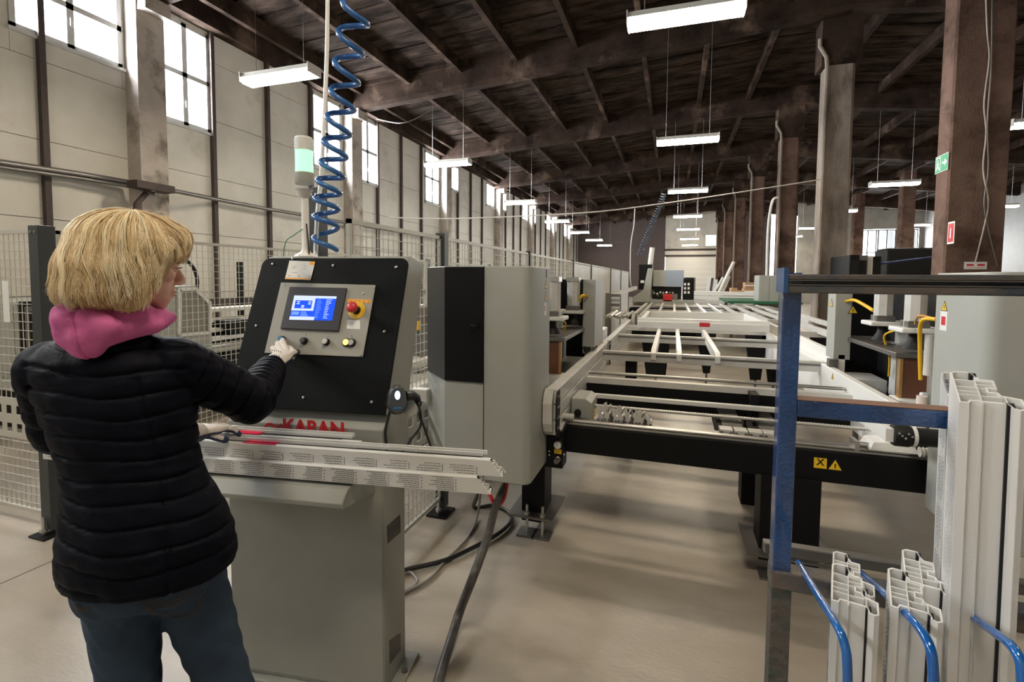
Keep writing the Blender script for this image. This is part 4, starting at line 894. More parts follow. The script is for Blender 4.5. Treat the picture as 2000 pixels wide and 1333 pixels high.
wire('floor_cable', [at(770, 1160, z=.012), at(800, 1150, z=.012), at(815, 1135, z=.012), at(800, 1118, z=.012), at(780, 1125, z=.012)], .007, mat('grey_cord', (.33, .31, .29), .5), 'small loop of grey cord on the floor behind the console')
wire('overhead_cable', [at(735, 232, y=12.0), at(790, 240, y=11.4), at(850, 210, y=11.8)], .012, m_dsteel, 'dark cable looping under the roof beam near the windows')
# ---------------------------------------------------------------- control console
TH = .135
U_ = Vector((math.cos(TH), math.sin(TH), 0)); V_ = Vector((-math.sin(TH), math.cos(TH), 0)); Z_ = Vector((0, 0, 1))
O_ = at(749, 980, d=1.83); O_.z = 0
con = empty('control_console', O_, rz=TH, label='grey control console with black sloping panel, screen and buttons in front of the woman', cat='machine')
def K(u, v, z): return O_+U_*u+V_*v+Z_*z
def side(px, py):      # a pixel on the console's right side plane -> (v, z)
    q = at(px, py, plane=(O_, U_))-O_; return (q.dot(V_), q.z)
W = .652
bot, top = side(752, 810), side(799, 506)
bk_t, bk_m, bk_b = side(829, 516), side(802, 745), side(790, 900)
low = side(750, 830)
poly = [(0, .012), (0, low[1]-.02), (bot[0]+.03, bot[1]-.012), (bot[0], bot[1]), top, (top[0]+.02, top[1]+.012), bk_t, bk_m, (bk_b[0], bk_b[1]), (bk_b[0], .012)]
m_con = noisy('console_grey', (.28, .285, .255), (.315, .32, .29), 3, (.38, .5), 5, .02, 90, c3=(.24, .24, .21), s3=1.5, lo3=.6, hi3=.8)
MB().prism(poly, lambda v, z, s: K(s, v, z), -W, 0).build('pedestal', m_con, con, bevel=.004)
MB().frame_box(K(-W-.02, -.03, 0), U_, V_, Z_, W+.07, bk_b[0]+.06, .012).build('base_flange', m_con, con, bevel=.003)
for uu in (.03,): MB().cyl(K(uu, .12, .012), K(uu, .12, .02), .012, 10).build('anchor_bolt', m_dsteel, con)
MB().prism([(-W+.0, .03), (-.004, .03), (-.004, .93), (-.02, .95), (-W, .95)], lambda u, z, s: K(u, s, z), -.004, 0).build('front_cover', m_con, con, bevel=.002)
# panel plane
pn_up = (V_*(top[0]-bot[0])+Z_*(top[1]-bot[1])); PH = pn_up.length; pn_up.normalize(); pn = U_.cross(pn_up).normalized()
PO = K(.0, bot[0], bot[1])
def pp(px, py, n=0):
    q = at(px, py, plane=(PO+pn*n, pn)); return q
def PL(u, h, n=0): return PO+U_*u+pn_up*h+pn*n
def puh(px, py): q = pp(px, py)-PO; return (q.dot(U_), q.dot(pn_up))
m_pan = noisy('textured_black_panel', (.0022, .0026, .003), (.006, .007, .0075), 160, (.5, .6), 2, .15, 300, spec=.10)
uL = puh(438, 796)[0]; R_ = .035
arcs = [(uL+.01+R_-R_*math.cos(a), PH-R_+R_*math.sin(a)) for a in [i*math.pi/10 for i in range(6)]]+[(0.004-R_+R_*math.sin(a), PH-R_+R_*math.cos(a)) for a in [i*math.pi/10 for i in range(6)]]
pan = MB().prism([(0.004, -.004), (uL+.01, -.004)]+arcs, lambda u, h, s: PL(u, h, s), 0, .008).build('front_panel', m_pan, con, bevel=.0015)
def screw(px, py, par=None, n=.008, r=.0062):
    c = pp(px, py, n); d = MB().lathe(c, [(r, 0), (r*.9, .003), (r*.5, .004)], 12, pn).build('panel_screw', m_steel, par or con, smooth=True)
    MB().frame_box(c+pn*.004-U_*r*.7-pn_up*.0006, U_, pn_up, pn, r*1.4, .0012, .0004).build('slot', m_ink, d)
for q in ((533, 516), (651, 519), (774, 522), (501, 637), (751, 648), (593, 777), (726, 786), (572, 505)): screw(*q)
def pquad(pts, n0, n1, name, mt, par, bevel=0):
    P = [puh(*p) for p in pts]; return MB().prism(P, lambda u, h, s: PL(u, h, s), n0, n1).build(name, mt, par, bevel=bevel)
m_swp = noisy('switch_plate_grey', (.33, .33, .29), (.36, .355, .32), 4, (.4, .5))
sp_ = pquad(((552, 554), (736, 559), (711, 699), (520, 691)), .008, .012, 'switch_plate', m_swp, con, .001)
for q in ((556, 557), (731, 562), (705, 694), (710, 574)): screw(*q, par=con, n=.012, r=.005)
bz = pquad(((571, 564), (682, 566), (666, 650), (553, 645)), .012, .022, 'touch_screen', mat('screen_bezel', (.03, .03, .033), .4), con, .003)
m_scr = emitter('screen_blue', (.015, .07, .62), .75); m_scw = emitter('screen_white', (.70, .80, 1), .5); m_scl = emitter('screen_pale_blue', (.2, .36, .9), .5)
sd = pquad(((581, 581), (663, 583), (654, 630), (571, 628)), .022, .0225, 'display', m_scr, con)
A0, A1, A2, A3 = (Vector((*puh(*q), 0)) for q in ((581, 581), (663, 583), (654, 630), (571, 628)))
def sc_q(x0, x1, y0, y1, n, mt, nm):   # in screen fractions, y down
    f = lambda x, y: (A0*(1-x)*(1-y)+A1*x*(1-y)+A2*x*y+A3*(1-x)*y)
    P = [f(x0, y0), f(x1, y0), f(x1, y1), f(x0, y1)]
    return MB().prism([(p.x, p.y) for p in P], lambda u, h, s: PL(u, h, s), n, n+.0003).build(nm, mt, sd)
sc_q(0, 1, 0, .1, .0226, m_scw, 'title_bar'); sc_q(0, .52, .1, .62, .0226, m_scw, 'diagram_field'); sc_q(.06, .46, .2, .53, .023, m_scr, 'machine_diagram')
sc_q(0, .58, .86, 1, .0226, m_scw, 'status_bar'); sc_q(.02, .2, .66, .8, .0226, m_scl, 'soft_key')
for k in range(12):
    y = .14+.068*k
    sc_q(.57, .57+random.uniform(.07, .13), y, y+.022, .0232, m_scl, 'readout'); sc_q(.78, .78+random.uniform(.06, .14), y, y+.022, .0232, m_scw, 'readout')
for x, y in ((.1, .24), (.1, .32), (.37, .24), (.37, .32), (.22, .4), (.22, .46)): sc_q(x, x+.07, y, y+.04, .0234, m_scw, 'readout')
for k in range(4): sc_q(.24, .36+.02*k, .66+.05*k, .69+.05*k, .0232, m_scl, 'readout')
def button(px, py, r, mts, name, prof=None):
    c = pp(px, py, .012)
    b = MB().lathe(c, [(r*1.3, 0), (r*1.3, .004), (r*1.15, .006), (r*1.1, .014)], 20, pn).build(name, m_rubber, con, smooth=True)
    MB().lathe(c+pn*.0141, prof or [(r, 0), (r, .003), (r*.9, .005)], 20, pn).build('cap', mts, b, smooth=True); return b
button(552, 664, .0115, mat('blue_button', (.02, .2, .4), .35), 'blue_push_button')
button(595, 667, .0115, mat('black_button', (.03, .03, .03), .4), 'black_push_button')
wb = button(638, 669, .0115, mat('white_button', (.6, .6, .57), .35), 'white_push_button')
c = pp(638, 669, .032); MB().frame_box(c-U_*.001-pn_up*.005, U_, pn_up, pn, .002, .010, .0006).build('button_mark', m_ink, wb)
# double lamp button
for dx, mt_ in ((-.010, emitter('amber_lamp', (1, .45, .06), 3.0)), (.012, mat('grey_button', (.45, .45, .43), .4))):
    c = pp(682, 670, .012)+U_*dx; b = MB().lathe(c, [(.017, 0), (.017, .006), (.0155, .01)], 20, pn).build('double_push_button', m_rubber, con, smooth=True)
    MB().lathe(c+pn*.010, [(.012, 0), (.011, .003)], 20, pn).build('button_lens', mt_, b)
for px, py, s in ((598, 654, '2'), (642, 657, '1'), (687, 657, '0')):
    text(s, .009, 'button_number', m_ink, sp_, (pp(px, py, .0124), U_, pn_up))
# emergency stop
c = pp(697, 607, .012)
es_ = MB().lathe(c, [(.036, 0), (.036, .002), (.033, .003)], 28, pn).build('emergency_stop', m_yel, con, smooth=True)
MB().lathe(c+pn*.003, [(.018, 0), (.016, .018), (.013, .02), (.013, .032)], 20, pn).build('stop_collar', m_rubber, es_, smooth=True)
MB().lathe(c+pn*.033, [(.012, 0), (.021, .002), (.0225, .010), (.020, .017), (.012, .022), (.004, .0235)], 24, pn).build('mushroom_head', mat('stop_red', (.65, .04, .05), .35), es_, smooth=1.2)
q_ = pquad(((681, 586), (727, 588), (726, 595), (681, 593)), .012, .0128, 'yellow_notice', m_orange, con)
for k in range(2):
    for j in range(5):
        c = pp(684+8.5*j, 588.5+3*k, .0128); MB().frame_box(c, U_, pn_up, pn, .008, .0016, .0003).build('notice_print', m_ink, q_)
q_ = pquad(((681, 627), (706, 628), (706, 645), (680, 644)), .012, .0125, 'paper_note', m_paper, con)
for k in range(3): c = pp(684, 631+4*k, .0125); MB().frame_box(c, U_, pn_up, pn, .016, .0014, .0003).build('note_print', m_dsteel, q_)
# fabric notice with orange edge
q_ = pquad(((568, 511), (618, 513), (609, 549), (559, 547)), .009, .0097, 'information_label', m_paper, con)
pquad(((608, 512.6), (617.6, 513), (616, 520), (607, 519.5)), .0097, .010, 'orange_corner', m_orange, q_)
pquad(((560, 544), (609, 546), (608, 548.6), (559.5, 546.8)), .0097, .010, 'orange_stripe', m_orange, q_)
for (px, py, l) in ((572, 520, .018), (593, 520, .016), (571, 522.5, .018), (570, 525, .015), (570, 533, .026), (592, 525, .012)):
    c = pp(px, py, .0097); MB().frame_box(c, U_, pn_up, pn, l, .0013, .0003).build('label_print', m_dsteel, q_)
for (px, py) in ((564, 540), (583, 541), (603, 542)):
    c = pp(px, py, .0097); MB().frame_box(c, U_, pn_up, pn, .005, .004, .0003).build('emblem', m_ink, q_)
# maker's lettering under the panel
tc = at(612, 838, plane=(K(0, -.0045, 0), V_)); text('KABAN', .078, 'maker_lettering', m_redink, con, (tc+V_*-.001, U_, Z_), off=.0028)
cc = at(528, 840, plane=(K(0, -.0045, 0), V_))
def ring(r0, r1, a0, a1, n=14):
    mb = MB(); P = lambda r, a, s: cc-V_*(.001+s)+U_*r*math.cos(a)+Z_*r*math.sin(a)
    pol = [(r1, a0+(a1-a0)*i/n) for i in range(n+1)]+[(r0, a1-(a1-a0)*i/n) for i in range(n+1)]
    return mb.prism(pol, P, 0, .0006)
ring(.018, .028, .3, 5.6).build('maker_emblem', m_redink, con); MB().prism([(.01, .0), (.05, .03), (.05, .02), (.02, -.01)], lambda u, z, s: cc-V_*(.001+s)+U_*u+Z_*z, 0, .0006).build('maker_emblem', m_redink, con)
text('®', .016, 'maker_lettering', m_redink, con, (at(676, 841, plane=(K(0, -.0045, 0), V_))-V_*.001, U_, Z_))
# side plates
def sidequad(pts, t, name, mt):
    P = [side(*p) for p in pts]; return MB().prism(P, lambda v, z, s: K(s, v, z), .0, t).build(name, mt, con)
np_ = sidequad(((756, 1028), (781, 1006), (782, 1040), (757, 1062)), .0015, 'rating_plate', mat('dark_plate', (.06, .055, .045), .4, .5))
sidequad(((760, 1252), (782, 1238), (782, 1270), (761, 1298)), .0015, 'rating_plate', mat('grey_plate', (.12, .11, .10), .4, .5))
for k in range(5):
    a = side(759, 1032+5.5*k); b = side(779, 1015+5.5*k); MB().bar(K(.0018, a[0], a[1]), K(.0018, b[0], b[1]), .0004, .002).build('plate_print', m_dsteel, np_)
for q in ((784, 1230), (761, 1266), (784, 1266), (761, 1305)): a = side(*q); MB().lathe(K(0, *a), [(.003, 0), (.003, .002)], 8, U_).build('rivet', m_steel, con)
# shelf (curved tray) carrying the profiles
zs = .905
prof = [(-.0, zs), (-.12, zs), (-.20, .895), (-.235, .86), (-.235, .845), (-.225, .845), (-.19, .865), (-.0, .82)]
MB().prism(prof, lambda v, z, s: K(s, v, z), -W-.12, -.035).build('tray_shelf', m_con, con, bevel=.002, smooth=True)
MB().prism([(0, zs), (-.12, zs), (-.20, .895), (-.235, .855), (-.235, .845), (-.0, .80)], lambda v, z, s: K(s, v, z), -.039, -.033).build('shelf_end', m_con, con)
# signal tower
sb = at(597, 497, d=1.98)
st = MB().lathe(sb+Vector((0, 0, -.01)), [(.045, 0), (.042, .006), (.02, .018), (.014, .03), (.014, .235), (.02, .24), (.026, .26), (.034, .268)], 20).build('signal_tower', m_white, con, smooth=True)
def sz(py): return at(597, py, d=1.98).z
MB().lathe((sb.x, sb.y, sz(362)), [(.034, 0), (.036, .004), (.036, sz(340)-sz(362))], 20).build('tower_socket', m_wgrey, st, smooth=True)
m_gl = mat('green_lens', (.35, .8, .5), .3, emit=(.35, 1, .5), es=.55)
MB().lathe((sb.x, sb.y, sz(340)), [(.034, 0), (.034, sz(298)-sz(340))], 20).build('green_lens', m_gl, st, smooth=True)
MB().lathe((sb.x, sb.y, sz(298)), [(.036, 0), (.036, sz(276)-sz(298)), (.03, sz(272)-sz(298)), (.012, sz(271)-sz(298))], 20).build('tower_cap', mat('white_lens', (.72, .74, .72), .35), st, smooth=True)
hose([sb+Vector((.0, -.015, .10)), sb+Vector((-.03, -.03, .075)), sb+Vector((-.06, -.04, .05)), sb+Vector((-.075, -.04, -.01))], .0022, 'thin_wire', mat('green_wire', (.05, .3, .15), .5), con)
hose([sb+Vector((.015, -.01, .12)), sb+Vector((.03, -.02, .06)), sb+Vector((.035, -.02, .0))], .003, 'thin_wire', m_blk, con)
# ---------------------------------------------------------------- barcode scanner hooked on the console side
m_scan = mat('scanner_grey', (.07, .075, .085), .35); m_scan2 = mat('scanner_dark', (.02, .022, .026), .4)
sd_, sr, su = (at(775, 780, d=1.70)-EYEP).normalized(), _r.copy(), _u.copy()
sc_c = at(776, 782, plane=(K(.075, 0, 0), U_)); 
bs = empty('barcode_scanner', sc_c, label='dark grey handheld barcode scanner hooked on the right side of the console', cat='scanner')
hn = (V_*-.85+U_*.45+Z_*.15).normalized(); hu = (Z_-hn*Z_.dot(hn)).normalized(); hs = hu.cross(hn).normalized()
def SP(u, v, n): return sc_c+hs*u+hu*v+hn*n
def slab(pts, n0, n1, name, mt, **k): return MB().prism(pts, lambda u, v, s: SP(u, v, s), n0, n1).build(name, mt, bs, **k)
ov = [(.034*math.cos(a)*(1.05 if math.sin(a) < 0 else .92), .05*math.sin(a)) for a in [2*math.pi*i/28 for i in range(28)]]
ov = [(max(-.036, min(.036, u)), max(-.048, v)) for u, v in ov]
slab(ov, -.04, .012, 'scanner_head', m_scan, bevel=.008, seg=4, smooth=True)
slab([(u*1.12, v*1.08) for u, v in ov], -.03, -.004, 'rubber_bumper', m_scan2, bevel=.006, seg=3, smooth=True)
slab([(.010*math.cos(a), .016*math.sin(a)+.018) for a in [2*math.pi*i/16 for i in range(16)]], .012, .0135, 'status_light', emitter('scanner_light', (.35, .5, 1), 1.6))
slab([(.013*math.cos(a), .019*math.sin(a)+.018) for a in [2*math.pi*i/16 for i in range(16)]], .0115, .0128, 'light_rim', m_scan2)
slab([(-.018, -.03), (.018, -.03), (.014, -.024), (-.014, -.024)], .012, .0135, 'blue_badge', mat('badge_blue', (.02, .2, .5), .3))
MB().tube([SP(.03, .01, -.02), SP(.055, .012, -.035), SP(.075, .0, -.06), SP(.085, -.03, -.08)], [.02, .017, .014, .012], 12).build('handle', m_scan2, bs, smooth=1.2)
MB().prism([(.02, -.005), (.06, .0), (.085, -.05), (.05, -.07), (.02, -.05)], lambda u, v, s: SP(u, v, s), -.075, -.045).build('holder', m_wgrey, bs, bevel=.003)
q = SP(.085, -.03, -.08)
hose([q, at(818, 790, d=1.8), at(822, 830, d=1.82), at(800, 862, d=1.80), at(780, 890, d=1.78)], .0045, 'scanner_cable', m_blk, bs)
hose([at(762, 803, d=1.72), at(753, 840, d=1.74), at(754, 865, d=1.74), at(757, 900, d=1.76)], .0055, 'scanner_cable', m_blk, bs)
hose([q, at(815, 800, d=1.85), at(830, 840, d=1.9), at(842, 875, d=1.92)], .0045, 'scanner_cable', m_blk, bs)
# ---------------------------------------------------------------- pvc window profiles
m_pvc = mat('white_pvc', (.70, .70, .69), .28); m_pvce = mat('cut_pvc', (.62, .62, .60), .6)
m_film = noisy('printed_film', (.66, .66, .65), (.72, .72, .71), 20, (.2, .3))
SEC = [(0, 0), (.068, 0), (.072, .006), (.072, .022), (.062, .026), (.056, .030), (.056, .044), (.038, .044), (.038, .034), (.028, .034), (.028, .044), (.022, .046), (.018, .066), (-.002, .066), (-.005, .060), (-.003, .054), (.006, .051), (.006, .012), (.0, .009)]
WEB = [((.018, 0), (.018, .046)), ((.036, 0), (.036, .034)), ((.052, 0), (.052, .044)), ((0, .024), (.056, .024)), ((.004, .05), (.02, .05)), ((.044, .024), (.044, .044)), ((.026, 0), (.026, .024))]
def pvc(p0, ax, ux, uy, L, label, group=None, name='window_profile', m0=0, m1=0, sc=1.0, gasket=True, film=(0,), cat='profile', th=.0024):
    """hollow multi-chamber profile; section axes ux, uy; extruded L along ax; m0/m1 mitre the two ends along ux"""
    p0, ax, ux, uy = Vector(p0), Vector(ax).normalized(), Vector(ux).normalized(), Vector(uy).normalized()
    t = empty(name, p0, label=label, cat=cat, **({'group': group} if group else {}))
    def P(a, b, s): return p0+ux*a*sc+uy*b*sc+ax*((m0*a*sc) if s == 0 else L+m1*a*sc)
    mb = MB()
    def wall(a, b, w):
        a, b = Vector((*a, 0)), Vector((*b, 0)); d = (b-a).normalized(); n = Vector((-d.y, d.x, 0))*w/2; e = d*w*.4
        q = [a-e-n, b+e-n, b+e+n, a-e+n]
        mb.prism([(v.x, v.y) for v in q], P, 0, 1)
    for a, b in zip(SEC, SEC[1:]+SEC[:1]): wall(a, b, th)
    mb.build('profile_shell', m_pvc, t)
    mb = MB()
    for a, b in WEB: wall(a, b, th*.6)
    mb.build('chamber_webs', m_pvce, t)
    if gasket:
        mb = MB()
        for (a, b) in ((.003, .0525), (.066, .024)):
            mb.prism([(a-.003, b-.004), (a+.005, b-.004), (a+.005, b+.004), (a-.003, b+.004)], P, 0, 1)
        mb.build('gasket', m_rubber, t)
    return t, P
def film_print(t, fr, L, w, lines=7, block=.085, gap=.03, start=.02, size=.0016):
    """rows of small print repeated along a face: fr = origin, along, across, normal"""
    o, al, ac, n = fr; mb = MB(); s = start
    while s+block < L:
        for i in range(lines):
            c = w*(.08+.84*i/max(1, lines-1)); ln = block*(.65+.35*random.random()); x = 0
            off = block-ln
            while x < ln-.004:
                wl = min(random.uniform(.003, .010), ln-x); mb.frame_box(o+al*(s+off+x)+ac*c, al, ac, n, wl, size, .0002); x += wl+.0022
        for i in range(4): mb.frame_box(o+al*(s+block+.004)+ac*w*(.1+.22*i), al, ac, n, .003, size*2, .0002)
        s += block+gap
    r = mb.build('film_print', m_ink, t); r['kind'] = 'stuff'; return r
pdir = (at(960, 965, z=.91)-at(75, 895, z=.91)).normalized(); back = Vector((-pdir.y, pdir.x, 0))
A1_ = at(958, 966, z=.910); LA_ = 1.72
# sections lie on their side: face to the viewer is ux=(0,0,1) direction
def lay(p_end, L, label, sc=1.0, m1=-1.0, dz=0, taped=None):
    st_ = p_end-pdir*L
    t, P = pvc(st_, pdir, (0, 0, 1), back, L, label, group=None, m1=m1, m0=0, sc=sc)
    return t, st_
t, s0 = lay(A1_, LA_, 'lower white window profile on the console shelf, nearest the viewer, covered in small print', sc=.72, m1=-.9)
film_print(t, (s0-back*.0016, pdir, Vector((0, 0, 1)), -back), LA_-.06, .048, lines=7)
B1_ = at(994, 928, z=.978); B1_ = A1_+pdir*.035+back*.016+Vector((0, 0, .054))
t, s0 = lay(B1_, LA_, 'upper white window profile lying on the lower one, red tape by the gloved hand', sc=.72, m1=-.8)
film_print(t, (s0-back*.0016, pdir, Vector((0, 0, 1)), -back), LA_-.05, .030, lines=4, start=.05)
zt = B1_.z+.072*.72
def ontop(px0, px1, py, w0, w1, name, mt, t, z=None, h=.0012):
    z = z or zt; a, b = at(px0, py, z=z), at(px1, py+(px1-px0)*.055, z=z); a = a; L = (b-a).dot(pdir)
    o = B1_.copy(); s = (a-o).dot(pdir); o = o+pdir*s+back*w0; o.z = z
    return MB().frame_box(o, pdir, back, Z_, L, w1-w0, h).build(name, mt, t)
MB().frame_box(B1_-pdir*LA_+back*.014+Z_*.0525, pdir, back, Z_, LA_-.07, .003, .0025).build('gasket', m_rubber, t)
MB().frame_box(B1_-pdir*LA_+back*.030+Z_*.052, pdir, back, Z_, LA_-.07, .005, .010).build('rebate_lip', m_pvc, t); MB().frame_box(B1_-pdir*LA_+back*.046+Z_*.052, pdir, back, Z_, LA_-.06, .006, .013).build('rebate_lip', m_pvc, t)
ontop(473, 538, 866, .001, .030, 'red_tape', mat('red_tape', (.75, .01, .07), .3), t, z=zt+.0005)
C1_ = at(706, 866, z=1.0)
Cc = B1_+back*.072; s = (at(690, 858, z=zt)-Cc).dot(pdir); C1_ = Cc+pdir*s; C1_.z = B1_.z+.004
t, s0 = lay(C1_, .95, 'short white window profile behind the other two on the console shelf', sc=.72, m1=.9)
MB().frame_box(C1_-pdir*.95+back*.014+Z_*.0525, pdir, back, Z_, .92, .003, .0025).build('gasket', m_rubber, t)
MB().frame_box(C1_-pdir*.95+back*.032+Z_*.052, pdir, back, Z_, .95, .006, .010).build('rebate_lip', m_pvc, t); MB().frame_box(C1_-pdir*.95+back*.05+Z_*.052, pdir, back, Z_, .95, .006, .014).build('rebate_lip', m_pvc, t)
a = at(470, 845, z=zt); s = (a-C1_).dot(pdir); MB().frame_box(C1_+pdir*s+back*.002+Z_*.0555, pdir, back, Z_, .10, .030, .0012).build('red_tape', mat('red_tape', (.75, .01, .07), .3), t)
# ---------------------------------------------------------------- blue rack with standing profiles
rk = empty('blue_rack', (.3, 1.35, 0), label='blue painted steel profile rack with worn top channel and bent hooks, front right', cat='rack')
RY = 1.35
pl_, pr_ = at(1530, 560, y=RY), at(1567, 560, y=RY); rw = pr_.x-pl_.x
zbot = at(1530, 1120, y=RY).z; ztop = at(1530, 533, y=RY).z
MB().box(pl_.x, pr_.x, RY, RY+.05, zbot, ztop).build('upright', m_blue, rk, bevel=.003)
m_rust = noisy('worn_steel_channel', (.09, .10, .11), (.18, .14, .115), 9, (.25, .5), 6, .1, 60, metal=.5, c3=(.02, .045, .09), s3=3, lo3=.5, hi3=.6, stretch=(1, 1, 3))
rx1 = 1.9; za, zb2 = ztop-.004, at(1567, 573, y=RY-.02).z
# top channel: C-section open to the viewer
cx0 = pl_.x+.004; ch_ = za-zb2
for n_, (z0, z1, y0, y1) in enumerate(((za-ch_*.30, za, RY-.03, RY+.02), (zb2, zb2+ch_*.42, RY-.03, RY+.02), (zb2, za, RY+.016, RY+.02))):
    MB().box(cx0, rx1, y0, y1, z0, z1).build('channel_flange' if n_ < 2 else 'channel_web', m_rust, rk, bevel=.003)
MB().box(cx0, rx1, RY-.031, RY-.02, za-ch_*.34, za-ch_*.30).box(cx0, rx1, RY-.031, RY-.02, zb2+ch_*.42, zb2+ch_*.46).build('channel_lip', m_dsteel, rk)
MB().box(pl_.x-.006, pl_.x+.004, RY-.035, RY+.055, zb2-.0, ztop+.012).build('end_cap', mat('blue_cap', (.02, .07, .18), .25), rk)
zm0, zm1 = at(1570, 816, y=RY).z, at(1570, 783, y=RY).z
MB().box(pr_.x, rx1, RY+.0, RY+.05, zm0, zm1).build('middle_bar', m_blue, rk, bevel=.003)
MB().box(pr_.x, rx1, RY, RY+.05, zm1, zm1+.0015).build('rusty_top', mat('rust', (.16, .08, .05), .7), rk)
m_old = noisy('rusty_green_steel', (.05, .06, .05), (.12, .085, .07), 7, (.5, .8), 6, .4, 40, c3=(.03, .09, .07), s3=4, lo3=.5, hi3=.6)
zl = at(1530, 1150, y=RY).z
MB().box(pl_.x-.004, rx1, RY-.01, RY+.045, zl, zl+.045).build('lower_bar', m_rust, rk, bevel=.004)
MB().box(pl_.x, rx1, RY+.12, RY+.15, zl+.02, zl+.05).build('rear_bar', m_dsteel, rk, bevel=.003)
MB().box(pl_.x-.002, pr_.x+.004, RY+.0, RY+.045, .0, zl).build('lower_leg', m_old, rk, bevel=.003)
MB().box(pl_.x, pl_.x+.05, RY-.45, RY+.35, .0, .05).build('floor_foot', m_old, rk); MB().box(rx1-.05, rx1, RY-.45, RY+.35, 0, .05).build('floor_foot', m_old, rk)
MB().box(rx1-.05, rx1, RY, RY+.05, 0, ztop).build('upright', m_blue, rk, bevel=.003)
MB().box(pl_.x, rx1, RY-.40, RY+.3, .05, .07).build('floor_tray', m_old, rk)
m_hook = noisy('bright_blue_enamel', (.004, .085, .33), (.01, .12, .40), 8, (.1, .25), 4, .1, 60, coat=.8)
def rod(pts): 
    P = []
    for px, py, d in pts: P.append(at(px, py, d=d))
    return hose(P, .0085, 'bent_hook', m_hook, rk)
rod(((1560, 1100, 1.30), (1600, 1168, 1.08), (1634, 1222, .96), (1650, 1262, .93), (1655, 1310, .92), (1655, 1420, .92)))
rod(((1667, 1108, 1.32), (1718, 1152, 1.10), (1775, 1204, .95), (1810, 1250, .89), (1822, 1300, .87), (1824, 1400, .87)))
rod(((1825, 1155, 1.25), (1890, 1200, 1.05), (1945, 1238, .93), (1980, 1268, .87), (1996, 1310, .85), (1998, 1400, .85)))
def stand(px, py, d, L, yaw, label, sc=1.0, group=None, lean=0.0, flip=-1):
    p = at(px, py, d=d); bottom = Vector((p.x, p.y, p.z-L)); ax = Vector((lean, 0, 1)).normalized()
    c_, s_ = math.cos(yaw), math.sin(yaw); ux = Vector((c_, s_, 0)); uy = Vector((-s_, c_, 0))*flip
    t, P = pvc(bottom-ax*0, ax, ux, uy, L, label, group=group, sc=sc, m1=.45)
    return t, bottom, ux, uy, ax
def rackprof(px, py, d, yaw, label, sc, L=None, fl=True, group=None, lean=0):
    z = at(px, py, d=d).z; L = L or z-.072
    t, b, ux, uy, ax = stand(px, py, d, L, yaw, label, sc, group, lean)
    if fl: film_print(t, (b+ux*.004-uy*.0016, ax, ux, -uy), L, .058*sc, lines=8, block=.11, gap=.012, size=.0011)
    return t
YW = math.radians(75)
rackprof(1625, 1172, 1.00, YW, 'short white profile in the rack at the left blue hook, front one', 1.15)
rackprof(1627, 1140, 1.12, YW, 'short white profile in the rack at the left blue hook, rear one', 1.15)
rackprof(1741, 1184, .97, YW, 'short white profile in the rack at the middle blue hook, front one', 1.15)
rackprof(1770, 1140, 1.11, YW, 'short white profile in the rack at the middle blue hook, rear one', 1.22)
rackprof(1893, 786, 1.00, YW, 'tall white window profile standing in the rack at the right edge', 1.45, lean=-.012)
rackprof(1868, 775, 1.14, YW, 'tall printed window profile just behind the rightmost tall profile', 1.3, lean=-.012)
# ---------------------------------------------------------------- the woman at the console
FW = Vector((_f.x, _f.y, 0)).normalized(); RT = Vector((_r.x, _r.y, 0)).normalized()
def cap(mb, p, q, r0, r1, n=14):
    p, q = Vector(p), Vector(q); L = (q-p).length; pr = []
    for i in range(5): a = math.pi/2*i/4; pr.append((max(r0*math.sin(a), .0004), -r0*math.cos(a)))
    for i in range(5): a = math.pi/2*i/4; pr.append((max(r1*math.cos(a), .0004), L+r1*math.sin(a)))
    return mb.lathe(p, pr, n, (q-p) if L > 1e-6 else (0, 0, 1))
def ell(mb, c, ax, ay, az, nu=20, nv=12):
    c, ax, ay, az = Vector(c), Vector(ax), Vector(ay), Vector(az); vs = []
    for j in range(nv+1):
        th = math.pi*j/nv; s, co = max(math.sin(th), .01), math.cos(th)
        for i in range(nu):
            a = 2*math.pi*i/nu; vs.append(c+ax*s*math.cos(a)+ay*s*math.sin(a)+az*co)
    return mb.add(vs, [(j*nu+i, (j+1)*nu+i, (j+1)*nu+(i+1) % nu, j*nu+(i+1) % nu) for j in range(nv) for i in range(nu)]+[tuple(range(nu)), tuple(nv*nu+k for k in range(nu))[::-1]])
def loft(mb, rings, n=40):   # rings: centre, side vector, front vector
    vs = []
    for c, s, f in rings:
        for k in range(n): a = 2*math.pi*k/n; vs.append(Vector(c)+Vector(s)*math.cos(a)+Vector(f)*math.sin(a))
    m = len(rings)
    fs = [(i*n+k, i*n+(k+1) % n, (i+1)*n+(k+1) % n, (i+1)*n+k) for i in range(m-1) for k in range(n)]
    return mb.add(vs, fs+[tuple(range(n-1, -1, -1)), tuple((m-1)*n+k for k in range(n))])
def fuse(mb, name, voxel, it=3, fac=.5):
    me = mb.mesh(name+'_raw'); bm_fix(me); o = bpy.data.objects.new('fuse_tmp', me); C.objects.link(o)
    r = o.modifiers.new('r', 'REMESH'); r.mode = 'VOXEL'; r.voxel_size = voxel
    s = o.modifiers.new('s', 'SMOOTH'); s.iterations = it; s.factor = fac
    dg = bpy.context.evaluated_depsgraph_get(); out = bpy.data.meshes.new_from_object(o.evaluated_get(dg))
    bpy.data.objects.remove(o); out.name = name; out.materials.clear(); return out
def finish(me, name, mt, parent, **k):
    inv = wmat(parent).inverted(); me.transform(inv)
    for m in (mt if isinstance(mt, list) else [mt]): me.materials.append(m)
    me.polygons.foreach_set('use_smooth', [True]*len(me.polygons)); me.update()
    o = bpy.data.objects.new(name, me); C.objects.link(o); o.parent = parent; return put(o, **k)
